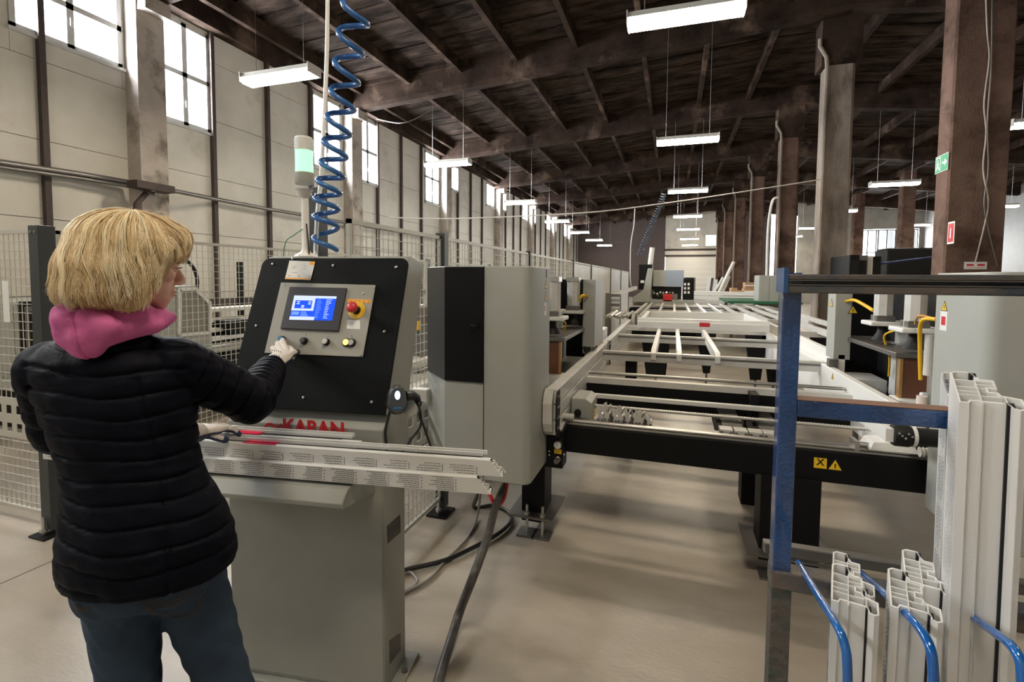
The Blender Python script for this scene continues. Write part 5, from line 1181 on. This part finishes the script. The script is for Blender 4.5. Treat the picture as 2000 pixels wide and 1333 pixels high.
def coords(me):
    a = np.empty(len(me.vertices)*3, dtype=np.float64); me.vertices.foreach_get('co', a); return a.reshape(-1, 3)
def normals(me):
    a = np.empty(len(me.vertices)*3, dtype=np.float32); me.vertices.foreach_get('normal', a); return a.reshape(-1, 3).astype(np.float64)
D0 = 1.22
base = at(270, 1100, d=D0); base.z = 0
wo = empty('person', base, label='blonde woman in black quilted jacket and pink hood, pressing a console button', cat='person')
az = math.radians(-2)
BF = (FW*math.cos(az)+RT*math.sin(az)); BS = (RT*math.cos(az)-FW*math.sin(az))   # body front, body right
# joints
shC = at(212, 700, d=D0)
shR = at(343, 712, d=1.24); shL = at(100, 724, d=1.2)
elR = at(492, 782, d=1.42); wrR = at(532, 716, d=1.625)
elL = at(122, 842, d=1.27); wrL = at(372, 850, d=1.48)
hipC = at(288, 1062, d=D0)
hipL, hipR = at(236, 1125, d=1.2), at(362, 1118, d=1.26)
knL = at(268, 1480, d=1.22); anL = knL+Vector((0, 0, .10-knL.z))-BF*.05
knR = at(478, 1440, d=1.34); anR = knR+Vector((0, 0, .10-knR.z))+BF*.02-BS*.0
# head frame
faz = math.radians(46); hf = (FW*math.cos(faz)+RT*math.sin(faz)); hf = (hf+Vector((0, 0, -.10))).normalized()
hr = hf.cross(Z_).normalized(); hu_ = hr.cross(hf).normalized()
HC = at(258, 516, d=1.19)
def HP(x, y, z): return HC+hf*x+hr*y+hu_*z      # x forward, y to her right, z up
def E3(mb, x, y, z, a, b, c): return ell(mb, HP(x, y, z), hf*a, hr*b, hu_*c)
# ---- body (one continuous surface)
b = MB()
E3(b, -.012, 0, .03, .092, .072, .088); E3(b, .03, 0, .0, .06, .062, .085)
E3(b, .045, 0, -.045, .042, .05, .052); E3(b, .058, 0, -.075, .028, .032, .025); E3(b, .062, 0, -.093, .017, .018, .014)
E3(b, .078, 0, .035, .014, .045, .02)                               # brow
cap(b, HP(.087, 0, .006), HP(.103, 0, -.027), .0075, .0095); E3(b, .102, 0, -.032, .0115, .0115, .0095); E3(b, .096, .010, -.037, .009, .007, .006); E3(b, .096, -.010, -.037, .009, .007, .006)
for s in (-1, 1):
    E3(b, .062, s*.036, -.018, .022, .02, .02); E3(b, -.012, s*.073, -.008, .018, .008, .03); E3(b, .075, s*.028, .008, .010, .014, .007); E3(b, .0, s*.045, -.06, .03, .015, .03)
E3(b, .0865, 0, -.0585, .0085, .020, .0052); E3(b, .0845, 0, -.0685, .0085, .018, .0055); E3(b, .078, 0, -.05, .012, .02, .01)
cap(b, HP(-.01, 0, -.04), HP(-.035, 0, -.16), .048, .052)
loft(b, [(hipC+Z_*-.12, BS*.13, BF*.09), (hipC, BS*.15, BF*.105), (hipC+Z_*.12, BS*.13, BF*.09), (at(240, 900, d=D0), BS*.115, BF*.085), (at(222, 790, d=D0), BS*.14, BF*.095), (shC, BS*.14, BF*.08), (shC+Z_*.05, BS*.07, BF*.06)], 28)
for s_, e_, w_ in ((shR, elR, wrR), (shL, elL, wrL)): cap(b, s_, e_, .05, .04); cap(b, e_, w_.lerp(e_, .12), .04, .022)
for h_, k_, a_, d_ in ((hipL, knL, anL, 1), (hipR, knR, anR, 1)):
    cap(b, h_+Z_*.03, k_, .068, .044); cap(b, k_, a_, .044, .034); cap(b, a_-Z_*.04, a_-Z_*.055+BF*.14, .035, .03)

m_skin = mat('skin', (.62, .33, .25), .5); bs_ = m_skin.node_tree.nodes['Principled BSDF']
bs_.inputs['Subsurface Weight'].default_value = .12; bs_.inputs['Subsurface Radius'].default_value = (.02, .008, .004); bs_.inputs['Subsurface Scale'].default_value = .5
nt = m_skin.node_tree; nn = nt.nodes.new('ShaderNodeTexNoise'); nn.inputs['Scale'].default_value = 18; nn.inputs['Detail'].default_value = 5
mx = nt.nodes.new('ShaderNodeMix'); mx.data_type = 'RGBA'; mx.inputs[6].default_value = (.84, .55, .43, 1); mx.inputs[7].default_value = (.78, .42, .33, 1)
tcx = nt.nodes.new('ShaderNodeTexCoord'); nt.links.new(tcx.outputs['Object'], nn.inputs[0]); nt.links.new(nn.outputs[0], mx.inputs[0]); nt.links.new(mx.outputs[2], bs_.inputs['Base Color'])
body = finish(fuse(b, 'body', .0034, 4), 'body', m_skin, wo)
m_lip = mat('lips', (.48, .19, .16), .5)
lp = MB(); E3(lp, .0885, 0, -.0592, .0075, .016, .0038); E3(lp, .087, 0, -.0675, .0075, .0145, .0042); lp.build('lips', m_lip, wo, smooth=1.2)
for s in (-1, 1):
    e = MB(); ell(e, HP(.0725, s*.031, .0), hf*.0125, hr*.0115, hu_*.0095); eye = e.build('eye', mat('eye_white', (.7, .68, .65), .2), wo, smooth=1.2)
    e = MB(); ell(e, HP(.0835, s*.031, .0), hf*.003, hr*.006, hu_*.006); e.build('iris', mat('iris', (.08, .12, .15), .15), eye, smooth=1.2)
    e = MB(); ell(e, HP(.0755, s*.031, .0042), hf*.0135, hr*.0150, hu_*.0080); ell(e, HP(.0745, s*.032, -.0065), hf*.0125, hr*.0145, hu_*.005); e.build('eyelid', m_skin, wo, smooth=1.2)
    e = MB()
    for k in range(9):
        y = s*(.02+.0026*k); e.tube([HP(.0885-.0005*abs(k-4), y, .0015), HP(.0945-.0006*abs(k-4), y+s*.001, .0005), HP(.098-.0008*abs(k-4), y+s*.002, .0035)], [.0006, .0005, .0002], 4)
    e.build('eyelashes', m_ink, wo)
    e = MB(); e.tube([HP(.088, s*.018, .020), HP(.086, s*.03, .024), HP(.076, s*.043, .020)], [.0022, .003, .001], 6); e.build('eyebrow', mat('brow_hair', (.3, .18, .09), .8), wo, smooth=1)
# ---- jacket
j = MB()
T = [  # px, py, d, side, front
    (295, 1110, 1.23, .196, .143), (294, 1080, 1.23, .198, .146), (290, 1035, 1.22, .190, .142), (282, 990, 1.22, .176, .130),
    (268, 940, 1.22, .156, .118), (256, 890, 1.22, .150, .114), (246, 840, 1.22, .158, .118), (234, 780, 1.22, .172, .124), (226, 735, 1.22, .178, .122),
    (216, 700, 1.22, .176, .118), (212, 675, 1.22, .135, .098), (210, 655, 1.21, .085, .075)]
rings = [(at(px, py, d=d), BS*s_, BF*f_) for px, py, d, s_, f_ in T]
loft(j, rings, 48)
# a soft hem sloping like the lower edge
cap(j, shR-BS*.03, shR+(elR-shR)*.15, .068, .070); cap(j, shR, elR, .068, .062); cap(j, elR, elR+(wrR-elR)*.55, .063, .054); cap(j, elR+(wrR-elR)*.5, wrR-(wrR-elR).normalized()*.020, .056, .046)
ell(j, elR-Z_*.014-FW*.004, RT*.058, FW*.058, Z_*.058)
cap(j, shL+BS*.03, shL+(elL-shL)*.15, .066, .070); cap(j, shL, elL, .069, .062); cap(j, elL, elL+(wrL-elL)*.5, .063, .053); cap(j, elL+(wrL-elL)*.5, wrL-(wrL-elL).normalized()*.02, .053, .040)
cap(j, shL+Z_*.0, shC+Z_*.035, .05, .055); cap(j, shR+Z_*.0, shC+Z_*.035, .05, .055)
jm = fuse(j, 'jacket', .0052, 5)
co = coords(jm); no = normals(jm)
def seg_d(P, a, b_):
    a, b_ = np.array(a), np.array(b_); ab = b_-a; t = np.clip(((P-a)@ab)/(ab@ab), 0, 1); return np.linalg.norm(P-(a+t[:, None]*ab), axis=1), t*np.linalg.norm(ab)
dR1, tR1 = seg_d(co, shR, elR); dR2, tR2 = seg_d(co, elR, wrR); dL1, tL1 = seg_d(co, shL, elL); dL2, tL2 = seg_d(co, elL, wrL)
LR = (elR-shR).length; LLn = (elL-shL).length
axis_c = np.array(shC); bs3, bf3 = np.array(BS), np.array(BF)
# torso: distance to the body axis line
tp = np.array([list(r[0]) for r in rings]); 
zz = co[:, 2]; cxs = np.interp(zz, tp[::-1, 2][::-1] if tp[0, 2] > tp[-1, 2] else tp[:, 2], tp[:, 0]); cys = np.interp(zz, tp[:, 2], tp[:, 1])
ss = [t[3] for t in T]; ff = [t[4] for t in T]
S_ = np.interp(zz, tp[:, 2], ss); F_ = np.interp(zz, tp[:, 2], ff)
rel = np.stack([co[:, 0]-cxs, co[:, 1]-cys, 0*zz], 1); ell_r = np.sqrt((rel@bs3/S_)**2+(rel@bf3/F_)**2)
arm_w = np.zeros(len(co)); arm_t = np.zeros(len(co))
isR1 = (dR1 < .082) & (ell_r > 1.03) & (tR1 > .0); isL1 = (dL1 < .082) & (ell_r > 1.03)
isR2 = (dR2 < .078) & (dR2 < dR1+.0) & (ell_r > 1.02); isL2 = (dL2 < .078) & (dL2 < dL1) & (ell_r > 1.02)
lat = rel@bs3; frn = rel@bf3
tt = zz + .012*np.sin(lat*9+.5) + .004*np.sin(lat*31+zz*14)                 # torso seams, gently wavy
pos = np.where(isR1, tR1+.01, tt); pos = np.where(isL1, tL1+.01, pos)
pos = np.where(isR2, LR+tR2+.01, pos); pos = np.where(isL2, LLn+tL2+.01, pos)
arm = isR1 | isR2 | isL1 | isL2; fore = isR2 | isL2
sp = np.where(fore, .026, .0495)
ph = np.abs((pos/sp) % 1-.5)*2          # 1 at a seam, 0 mid channel
dist = (1-ph)*sp/2
groove = -np.exp(-(dist/.0036)**2)*np.where(fore, .003, .006)
puff = np.sqrt(np.clip(1-ph**2, 0, 1))*np.where(fore, .0025, .0038)
rng = np.random.default_rng(3)
wr = .0013*np.sin(co[:, 0]*60+5*np.sin(zz*30))*np.sin(co[:, 1]*50+zz*50)+.0005*np.sin(lat*130+zz*35)
armseam = -np.exp(-((tR1-.0)/.005)**2)*.006*(dR1 < .09)*(ell_r < 1.15)
low = zz < tp[0, 2]+.02
disp = np.where(low & ~arm, 0, groove+puff)+wr
# side seam of the back panel
disp += -np.exp(-((lat-.118)/.0035)**2)*.005*((frn < 0) & ~arm & (zz < shC.z-.03))
co2 = co+no*disp[:, None]
# hem pulled in at the bottom
hem = tp[0, 2]
jm.vertices.foreach_set('co', co2.reshape(-1)); jm.update()
m_jack = noisy('navy_black_nylon', (.0024, .0028, .0060), (.0050, .0058, .0115), 14, (.5, .66), 4, .12, 180, spec=.07)
jk = finish(jm, 'jacket', m_jack, wo)
fl_ = MB()
for k in range(60):      # white lint specks on the back
    px, py = random.choice(((random.uniform(330, 450), random.uniform(930, 1100)), (random.uniform(140, 330), random.uniform(1000, 1160))))
    c = at(px, py, d=1.12); 
    pass
# ---- hood
h = MB()
nk = at(234, 622, d=1.20)
ringp = []
for i in range(17):
    a = 2*math.pi*i/16; ringp.append(nk+BS*.078*math.cos(a)+BF*(.066*math.sin(a)+.005)+Z_*(.012*math.sin(a)-.008*math.cos(a)))
for p_, q_ in zip(ringp[:-1], ringp[1:]): cap(h, p_, q_, .029, .029, 10)
E = lambda c, a, b_, c_: ell(h, c, BS*a, BF*b_, Z_*c_)
bkc = nk-BF*.094-BS*.002
ell(h, bkc+Z_*-.022, BS*.070+Z_*.008, BF*.036, Z_*.046); ell(h, bkc+Z_*-.046-BS*.004, BS*.042, BF*.030, Z_*.042); ell(h, bkc+Z_*.004-BS*.02, BS*.058, BF*.042, Z_*.034)
cap(h, bkc+Z_*-.026, nk+BS*.086-BF*.02+Z_*-.012, .042, .028); cap(h, nk+BS*.082, nk+BS*.080+BF*.060+Z_*-.002, .029, .016); cap(h, bkc+Z_*.012-BS*.045, nk+BS*.075-BF*.03+Z_*.012, .03, .028); cap(h, bkc+BF*.03+Z_*.02, nk+BS*.06-BF*.03+Z_*.018, .028, .026)
cap(h, bkc+Z_*-.014-BS*.035, nk-BS*.080-BF*.0-Z_*.012, .036, .028)
hm = fuse(h, 'hood', .005, 14)
co = coords(hm); no = normals(hm); q_ = co-np.array(bkc); la = q_@np.array(BS)
d_ = -np.exp(-((la-.0+.02*q_[:, 2]*4)/.0035)**2)*.006*(q_@np.array(BF) < .01)+.0022*np.sin(q_[:, 2]*75+la*25)
hm.vertices.foreach_set('co', (co+no*d_[:, None]).reshape(-1)); hm.update()
finish(hm, 'hood', noisy('pink_sweatshirt', (.66, .13, .36), (.74, .17, .42), 30, (.8, .92), 3, .25, 320), wo)
# ---- jeans
g = MB()
loft(g, [(hipC+Z_*-.115+BF*.0, BS*.150, BF*.112), (hipC+Z_*-.05, BS*.160, BF*.118), (hipC+Z_*.06, BS*.145, BF*.105)], 36)
for h_, k_, a_, sg in ((hipL, knL, anL, -1), (hipR, knR, anR, 1)):
    ell(g, h_+Z_*-.005-BF*.025, BS*.082, BF*.078, Z_*.080)
    cap(g, h_+Z_*.01, h_.lerp(k_, .5), .086, .066, 20); cap(g, h_.lerp(k_, .5), k_, .066, .055, 18); cap(g, k_, a_+Z_*.02, .058, .045, 16)
gm = fuse(g, 'jeans', .006, 4)
co = coords(gm); no = normals(gm)
d_ = .0016*np.sin(co[:, 2]*85+6*np.sin(co[:, 0]*25)+4*np.sin(co[:, 1]*20))
gm.vertices.foreach_set('co', (co+no*d_[:, None]).reshape(-1)); gm.update()
m_jean = noisy('dark_denim', (.013, .032, .066), (.03, .06, .105), 5, (.75, .9), 7, .3, 420, c3=(.065, .11, .16), s3=3, lo3=.55, hi3=.75)
je = finish(gm, 'jeans', m_jean, wo)
from mathutils.bvhtree import BVHTree
def bvh(o):
    M_ = wmat(wo); return BVHTree.FromPolygons([M_ @ v.co for v in o.data.vertices], [tuple(p.vertices) for p in o.data.polygons])
bj = bvh(je)
def stitch(pix, mt, name, r=.0011, n=8, tree=bj, par=wo, dash=False):
    P = []
    for (a, b_) in zip(pix[:-1], pix[1:]):
        for i in range(n):
            px, py = a[0]+(b_[0]-a[0])*i/n, a[1]+(b_[1]-a[1])*i/n; v = ray(px, py); hit = tree.ray_cast(EYEP, v.normalized())
            if hit[0] is not None: P.append(hit[0]-v.normalized()*.0006)
    if len(P) > 2: return MB().tube(P, r, 5).build(name, mt, par)
m_thr = mat('pocket_stitching', (.09, .06, .035), .8); m_thd = mat('dark_seam', (.008, .012, .02), .8)
stitch([(275, 1180), (300, 1200), (345, 1208), (372, 1204), (392, 1188), (400, 1160), (396, 1140)], m_thr, 'pocket_seam')
stitch([(280, 1184), (303, 1196), (345, 1203), (370, 1199), (388, 1184), (394, 1160)], m_thr, 'pocket_seam')
for k in range(4): stitch([(283, 1186-5*k), (315, 1188-4*k), (335, 1186-4*k), (355, 1172-3*k), (385, 1156-4*k)], m_thr, 'pocket_embroidery', .0009)
for k in range(3): stitch([(148, 1182+4*k), (162, 1188+4*k), (176, 1184+4*k)], m_thr, 'pocket_embroidery', .0012)
stitch([(455, 1115), (472, 1180), (482, 1240), (490, 1330)], m_thd, 'side_seam', .0016); stitch([(447, 1116), (463, 1180), (474, 1240)], mat('jean_thread', (.05, .07, .09), .8), 'side_seam', .001)
stitch([(312, 1215), (312, 1270), (314, 1333)], m_thd, 'inner_seam', .0016)
for a_ in (anL, anR):
    s_ = MB(); c_ = Vector((a_.x, a_.y, 0)); loft(s_, [(c_+BF*.04+Z_*.004, BS*.047, BF*.135), (c_+BF*.04+Z_*.03, BS*.048, BF*.135), (c_+BF*.02+Z_*.07, BS*.042, BF*.10), (c_+Z_*.11, BS*.042, BF*.05)], 20)
    s_.build('shoe', m_rubber, wo, smooth=1.2)
# ---- gloved hands
m_glw = noisy('white_glove_knit', (.62, .56, .50), (.70, .65, .60), 60, (.8, .9), 3, .3, 500); m_gln = mat('navy_glove_coating', (.02, .035, .085), .55)
def hand(wr_, kn, palm_n, fingers, thumb, name, width=.090):
    """wrist, knuckle centre, back-of-hand normal; fingers: list of (offset along knuckles, [points], r)"""
    mb = MB(); d = (kn-wr_).normalized(); n = (palm_n-d*palm_n.dot(d)).normalized(); s = d.cross(n).normalized()
    cap(mb, wr_-d*.045, wr_, .038, .034); ell(mb, wr_.lerp(kn, .55), d*.055, s*width*.52, n*.019)
    for k in range(4):
        o = (k-1.5)/3*width*.78; cap(mb, wr_+s*o*.5+d*.012, kn+s*o, .012, .0105)
        pts = [kn+s*o]+[Vector(p) for p in fingers[k]]
        for i in range(len(pts)-1): cap(mb, pts[i], pts[i+1], .0112-.0006*i, .0105-.0006*i, 12)
    tp_ = [Vector(p) for p in thumb]
    for i in range(len(tp_)-1): cap(mb, tp_[i], tp_[i+1], .0140-.001*i, .0130-.001*i, 12)
    me = fuse(mb, name, .0024, 3)
    c = coords(me); nn_ = normals(me)
    tips = [f[-1] for f in fingers]+[tp_[-1]]
    dmin = np.min([np.linalg.norm(c-np.array(t), axis=1) for t in tips], axis=0)
    navy = (nn_@np.array(n) < -.15) | (dmin < .016)
    me_f = np.empty(len(me.polygons), dtype=np.int32)
    o = finish(me, name, [m_glw, m_gln], wo)
    for i, p in enumerate(o.data.polygons): me_f[i] = 1 if sum(navy[v] for v in p.vertices) > 2 else 0
    o.data.polygons.foreach_set('material_index', me_f); return o, d, s, n
tipR = pp(552, 664, .034)
knR_ = at(556, 690, d=1.695); wr0 = at(528, 716, d=1.625)
nR = (-_f*.55+_u*.75-_r*.15).normalized()
dR = (knR_-wr0).normalized(); sR = dR.cross(nR).normalized()
def fing(kn, s, o, tip, bend, up):
    a = kn+s*o; t = Vector(tip); m1_ = a.lerp(t, .42)+up*bend; m2_ = a.lerp(t, .75)+up*bend*.7; return [m1_, m2_, t]
wd = .090; offs = [(k-1.5)/3*wd*.78 for k in range(4)]
# sR points to her right or left: order fingers from the thumb side
fR = []
order = offs if sR.dot(RT) < 0 else offs
for k in range(4):
    o = offs[k]; right = (sR*o).dot(RT)      # positive: towards the thumb side? (thumb is right in the picture)
    if k == 0: pass
side_sign = 1 if sR.dot(RT) > 0 else -1
tips = {}
idx = sorted(range(4), key=lambda k: (sR*offs[k]).dot(RT))   # left to right in the picture
tgt = [pp(534, 682, .018), pp(543, 670, .02), tipR, pp(563, 681, .02)]
for j_, k in enumerate(idx): tips[k] = tgt[j_]
fR = [fing(knR_, sR, offs[k], tips[k], .014, nR) for k in range(4)]
thR = [wr0+dR*.02+RT*.02, knR_+RT*.028-Z_*.012-dR*.01, at(573, 690, d=1.70), at(580, 688, d=1.72)]
hdR, _, _, _ = hand(wr0, knR_, nR, fR, thR, 'right_glove')
bh = bvh(hdR)
# dark print on the back of the glove
for row, (x0, x1, y0, y1) in enumerate(((528, 552, 684, 689), (522, 549, 692, 697))):
    for k in range(6):
        px = x0+(x1-x0)*k/6; py = y0+(y1-y0)*k/6
        stitch([(px, py-1.8), (px+.6, py+1.8)], m_ink, 'glove_print', .0011, 3, bh); stitch([(px+.3, py-1.6+1.6*(k % 3)), (px+2.4, py-1.0+1.4*(k % 3))], m_ink, 'glove_print', .0009, 3, bh)
zt2 = zt+.008
knL_ = at(428, 836, z=zt2+.034); wL0 = at(384, 846, z=zt2+.050)
dL = (knL_-wL0).normalized()
nL = (Z_*.9-_f*.3).normalized(); sL = dL.cross(nL).normalized(); idx = sorted(range(4), key=lambda k: (sL*offs[k]).dot(FW))
tgt = [at(467, 849, z=zt2+.006), at(462, 843, z=zt2+.006), at(455, 838, z=zt2+.006), at(446, 834, z=zt2+.006)]
tips = {k: tgt[j_] for j_, k in enumerate(idx)}
hand(wL0, knL_, nL, [fing(knL_, sL, offs[k], tips[k], .008, nL) for k in range(4)], [wL0+dL*.02, wL0+dL*.05-FW*.03, at(440, 860, z=zt2+.004)], 'left_glove')
# ---- hair: a shaped bob with strands laid over it
hv = MB()
E3(hv, -.012, 0, .034, .110, .094, .084); E3(hv, -.045, 0, -.015, .088, .098, .085); E3(hv, -.055, 0, -.065, .078, .098, .060)
for s in (-1, 1): E3(hv, -.008, s*.072, -.03, .048, .026, .085); E3(hv, .038, s*.058, .032, .045, .03, .042); E3(hv, -.012, s*.078, -.07, .040, .022, .046)
E3(hv, .062, 0, .068, .046, .070, .036); E3(hv, .080, .022, .052, .023, .045, .032); E3(hv, .03, 0, .070, .06, .07, .046)
hmesh = fuse(hv, 'hair', .0042, 5)
M_h = [Vector(v.co) for v in hmesh.vertices]; th = BVHTree.FromPolygons(M_h, [tuple(p.vertices) for p in hmesh.polygons])
co = coords(hmesh); no = normals(hmesh); q_ = co-np.array(HC)
ph_ = np.arctan2(q_@np.array(hr), q_@np.array(hf)); el_ = q_@np.array(hu_)
d_ = .0022*np.sin(ph_*46+3*np.sin(el_*30))+.0014*np.sin(ph_*97+el_*25)
hmesh.vertices.foreach_set('co', (co+no*d_[:, None]).reshape(-1)); hmesh.update()
m_hair = bpy.data.materials.new('blonde_hair'); m_hair.use_nodes = True; nt = m_hair.node_tree; N = nt.nodes; b_ = N['Principled BSDF']
b_.inputs['Roughness'].default_value = .36; b_.inputs['Specular IOR Level'].default_value = .45
at_ = N.new('ShaderNodeAttribute'); at_.attribute_name = 'tone'; cr = N.new('ShaderNodeValToRGB'); cr.color_ramp.elements[0].color = (.27, .14, .05, 1); cr.color_ramp.elements[1].color = (1, .90, .68, 1)
e_ = cr.color_ramp.elements.new(.35); e_.color = (.66, .45, .22, 1); e_ = cr.color_ramp.elements.new(.7); e_.color = (.92, .74, .46, 1)
nt.links.new(at_.outputs['Fac'], cr.inputs[0]); nt.links.new(cr.outputs[0], b_.inputs['Base Color'])
m_hairb = mat('blonde_hair_base', (.55, .36, .18), .6)
ha = finish(hmesh, 'hair', m_hairb, wo)
rs = random.Random(5); sv, sf, tone = [], [], []
crown = HP(-.01, .012, .0)
NS = 4200
for i in range(NS):
    ci = rs.randrange(150); cr_ = random.Random(ci); phi = -math.pi+2*math.pi*(ci+.5)/150+rs.gauss(0, .02)
    if phi > math.pi: phi -= 2*math.pi
    front = abs(phi) < math.radians(48)
    side_ = abs(phi) < math.radians(78)
    tmax = math.radians(rs.uniform(74, 84) if front else ((rs.uniform(96, 118)+10*math.sin(ci*1.7)) if side_ else (rs.uniform(118, 134)+7*math.sin(ci*2.3))))
    t0 = math.radians(rs.uniform(1, 60)) if rs.random() < .6 else math.radians(2)
    n = 13; cl = .5*math.sin(phi*7+1)+.3*math.sin(phi*17+2)+.2*math.sin(phi*31); tn = min(1, max(0, rs.gauss(.64+.10*cl+cr_.uniform(-.24, .28), .16))); off = rs.uniform(.0005, .004)+.0025*(1+cl)+cr_.uniform(0, .007); curl = cr_.uniform(-.004, .012); wv = cr_.uniform(0, 6.28)+rs.uniform(-.4, .4); amp = cr_.uniform(.02, .12); sw = cr_.gauss(-.08, .13)+rs.gauss(0, .03)
    P = []; cr_ = random.Random(ci+999); cr_u = cr_.uniform(0, 6.3)
    for k in range(n+1):
        s = k/n; t = t0+(tmax-t0)*s; ph = phi+amp*math.sin(wv+s*5)*s+sw*s*s+.10*math.sin(t*2.2)*(1 if phi > 0 else -1)+.05*math.sin(s*9+cr_u)*s
        dv = (hf*math.cos(ph)*math.sin(t)+hr*math.sin(ph)*math.sin(t)+hu_*math.cos(t)).normalized()
        hit = th.ray_cast(crown+dv*.4, -dv)
        if hit[0] is None: break
        P.append(hit[0]+dv*(off+.001*math.sin(wv+9*s)+curl*s**4))
    if len(P) < 4: continue
    r = rs.uniform(.0005, .0011); n0 = len(sv)
    for k, p_ in enumerate(P):
        d = (P[min(k+1, len(P)-1)]-P[max(k-1, 0)]).normalized(); o_ = (p_-HC).normalized(); s_ = d.cross(o_).normalized(); rr = r*(1-.75*(k/(len(P)-1))**2)
        sv += [p_-s_*rr*1.5, p_+s_*rr*1.5, p_+o_*rr]; tone += [tn]*3
    for k in range(len(P)-1):
        a = n0+3*k
        sf += [(a, a+1, a+4, a+3), (a+1, a+2, a+5, a+4), (a+2, a, a+3, a+5)]
for i in range(420):    # flyaways
    phi = rs.uniform(-2.6, 2.6); t = math.radians(rs.uniform(5, 110)); P = []
    if abs(phi) < .9 and t > 1.1: continue
    cu_ = rs.uniform(-.9, .9); L_ = rs.uniform(.015, .05)
    for k in range(6):
        s = k/5; ph = phi+cu_*.25*s; tq = t+.25*s
        dv = (hf*math.cos(ph)*math.sin(tq)+hr*math.sin(ph)*math.sin(tq)+hu_*math.cos(tq)).normalized(); hit = th.ray_cast(crown+dv*.4, -dv)
        if hit[0] is None: break
        P.append(hit[0]+dv*(.004+L_*.45*math.sin(s*math.pi*.8)))
    if len(P) < 6: continue
    n0 = len(sv)
    for k, p_ in enumerate(P):
        d = (P[min(k+1, 5)]-P[max(k-1, 0)]).normalized(); o_ = (p_-HC).normalized(); s_ = d.cross(o_).normalized(); rr = .00028
        sv += [p_-s_*rr, p_+s_*rr, p_+o_*rr]; tone += [.85]*3
    for k in range(5):
        a = n0+3*k; sf += [(a, a+1, a+4, a+3), (a+1, a+2, a+5, a+4), (a+2, a, a+3, a+5)]
me = bpy.data.meshes.new('hair_strands'); inv = wmat(ha.parent).inverted(); me.from_pydata([inv @ v for v in sv], [], sf)
at2 = me.attributes.new('tone', 'FLOAT', 'POINT'); at2.data.foreach_set('value', tone); me.materials.append(m_hair)
me.polygons.foreach_set('use_smooth', [True]*len(me.polygons)); me.update()
hs_ = bpy.data.objects.new('hair_strands', me); C.objects.link(hs_); hs_.parent = ha; hs_['kind'] = 'stuff'
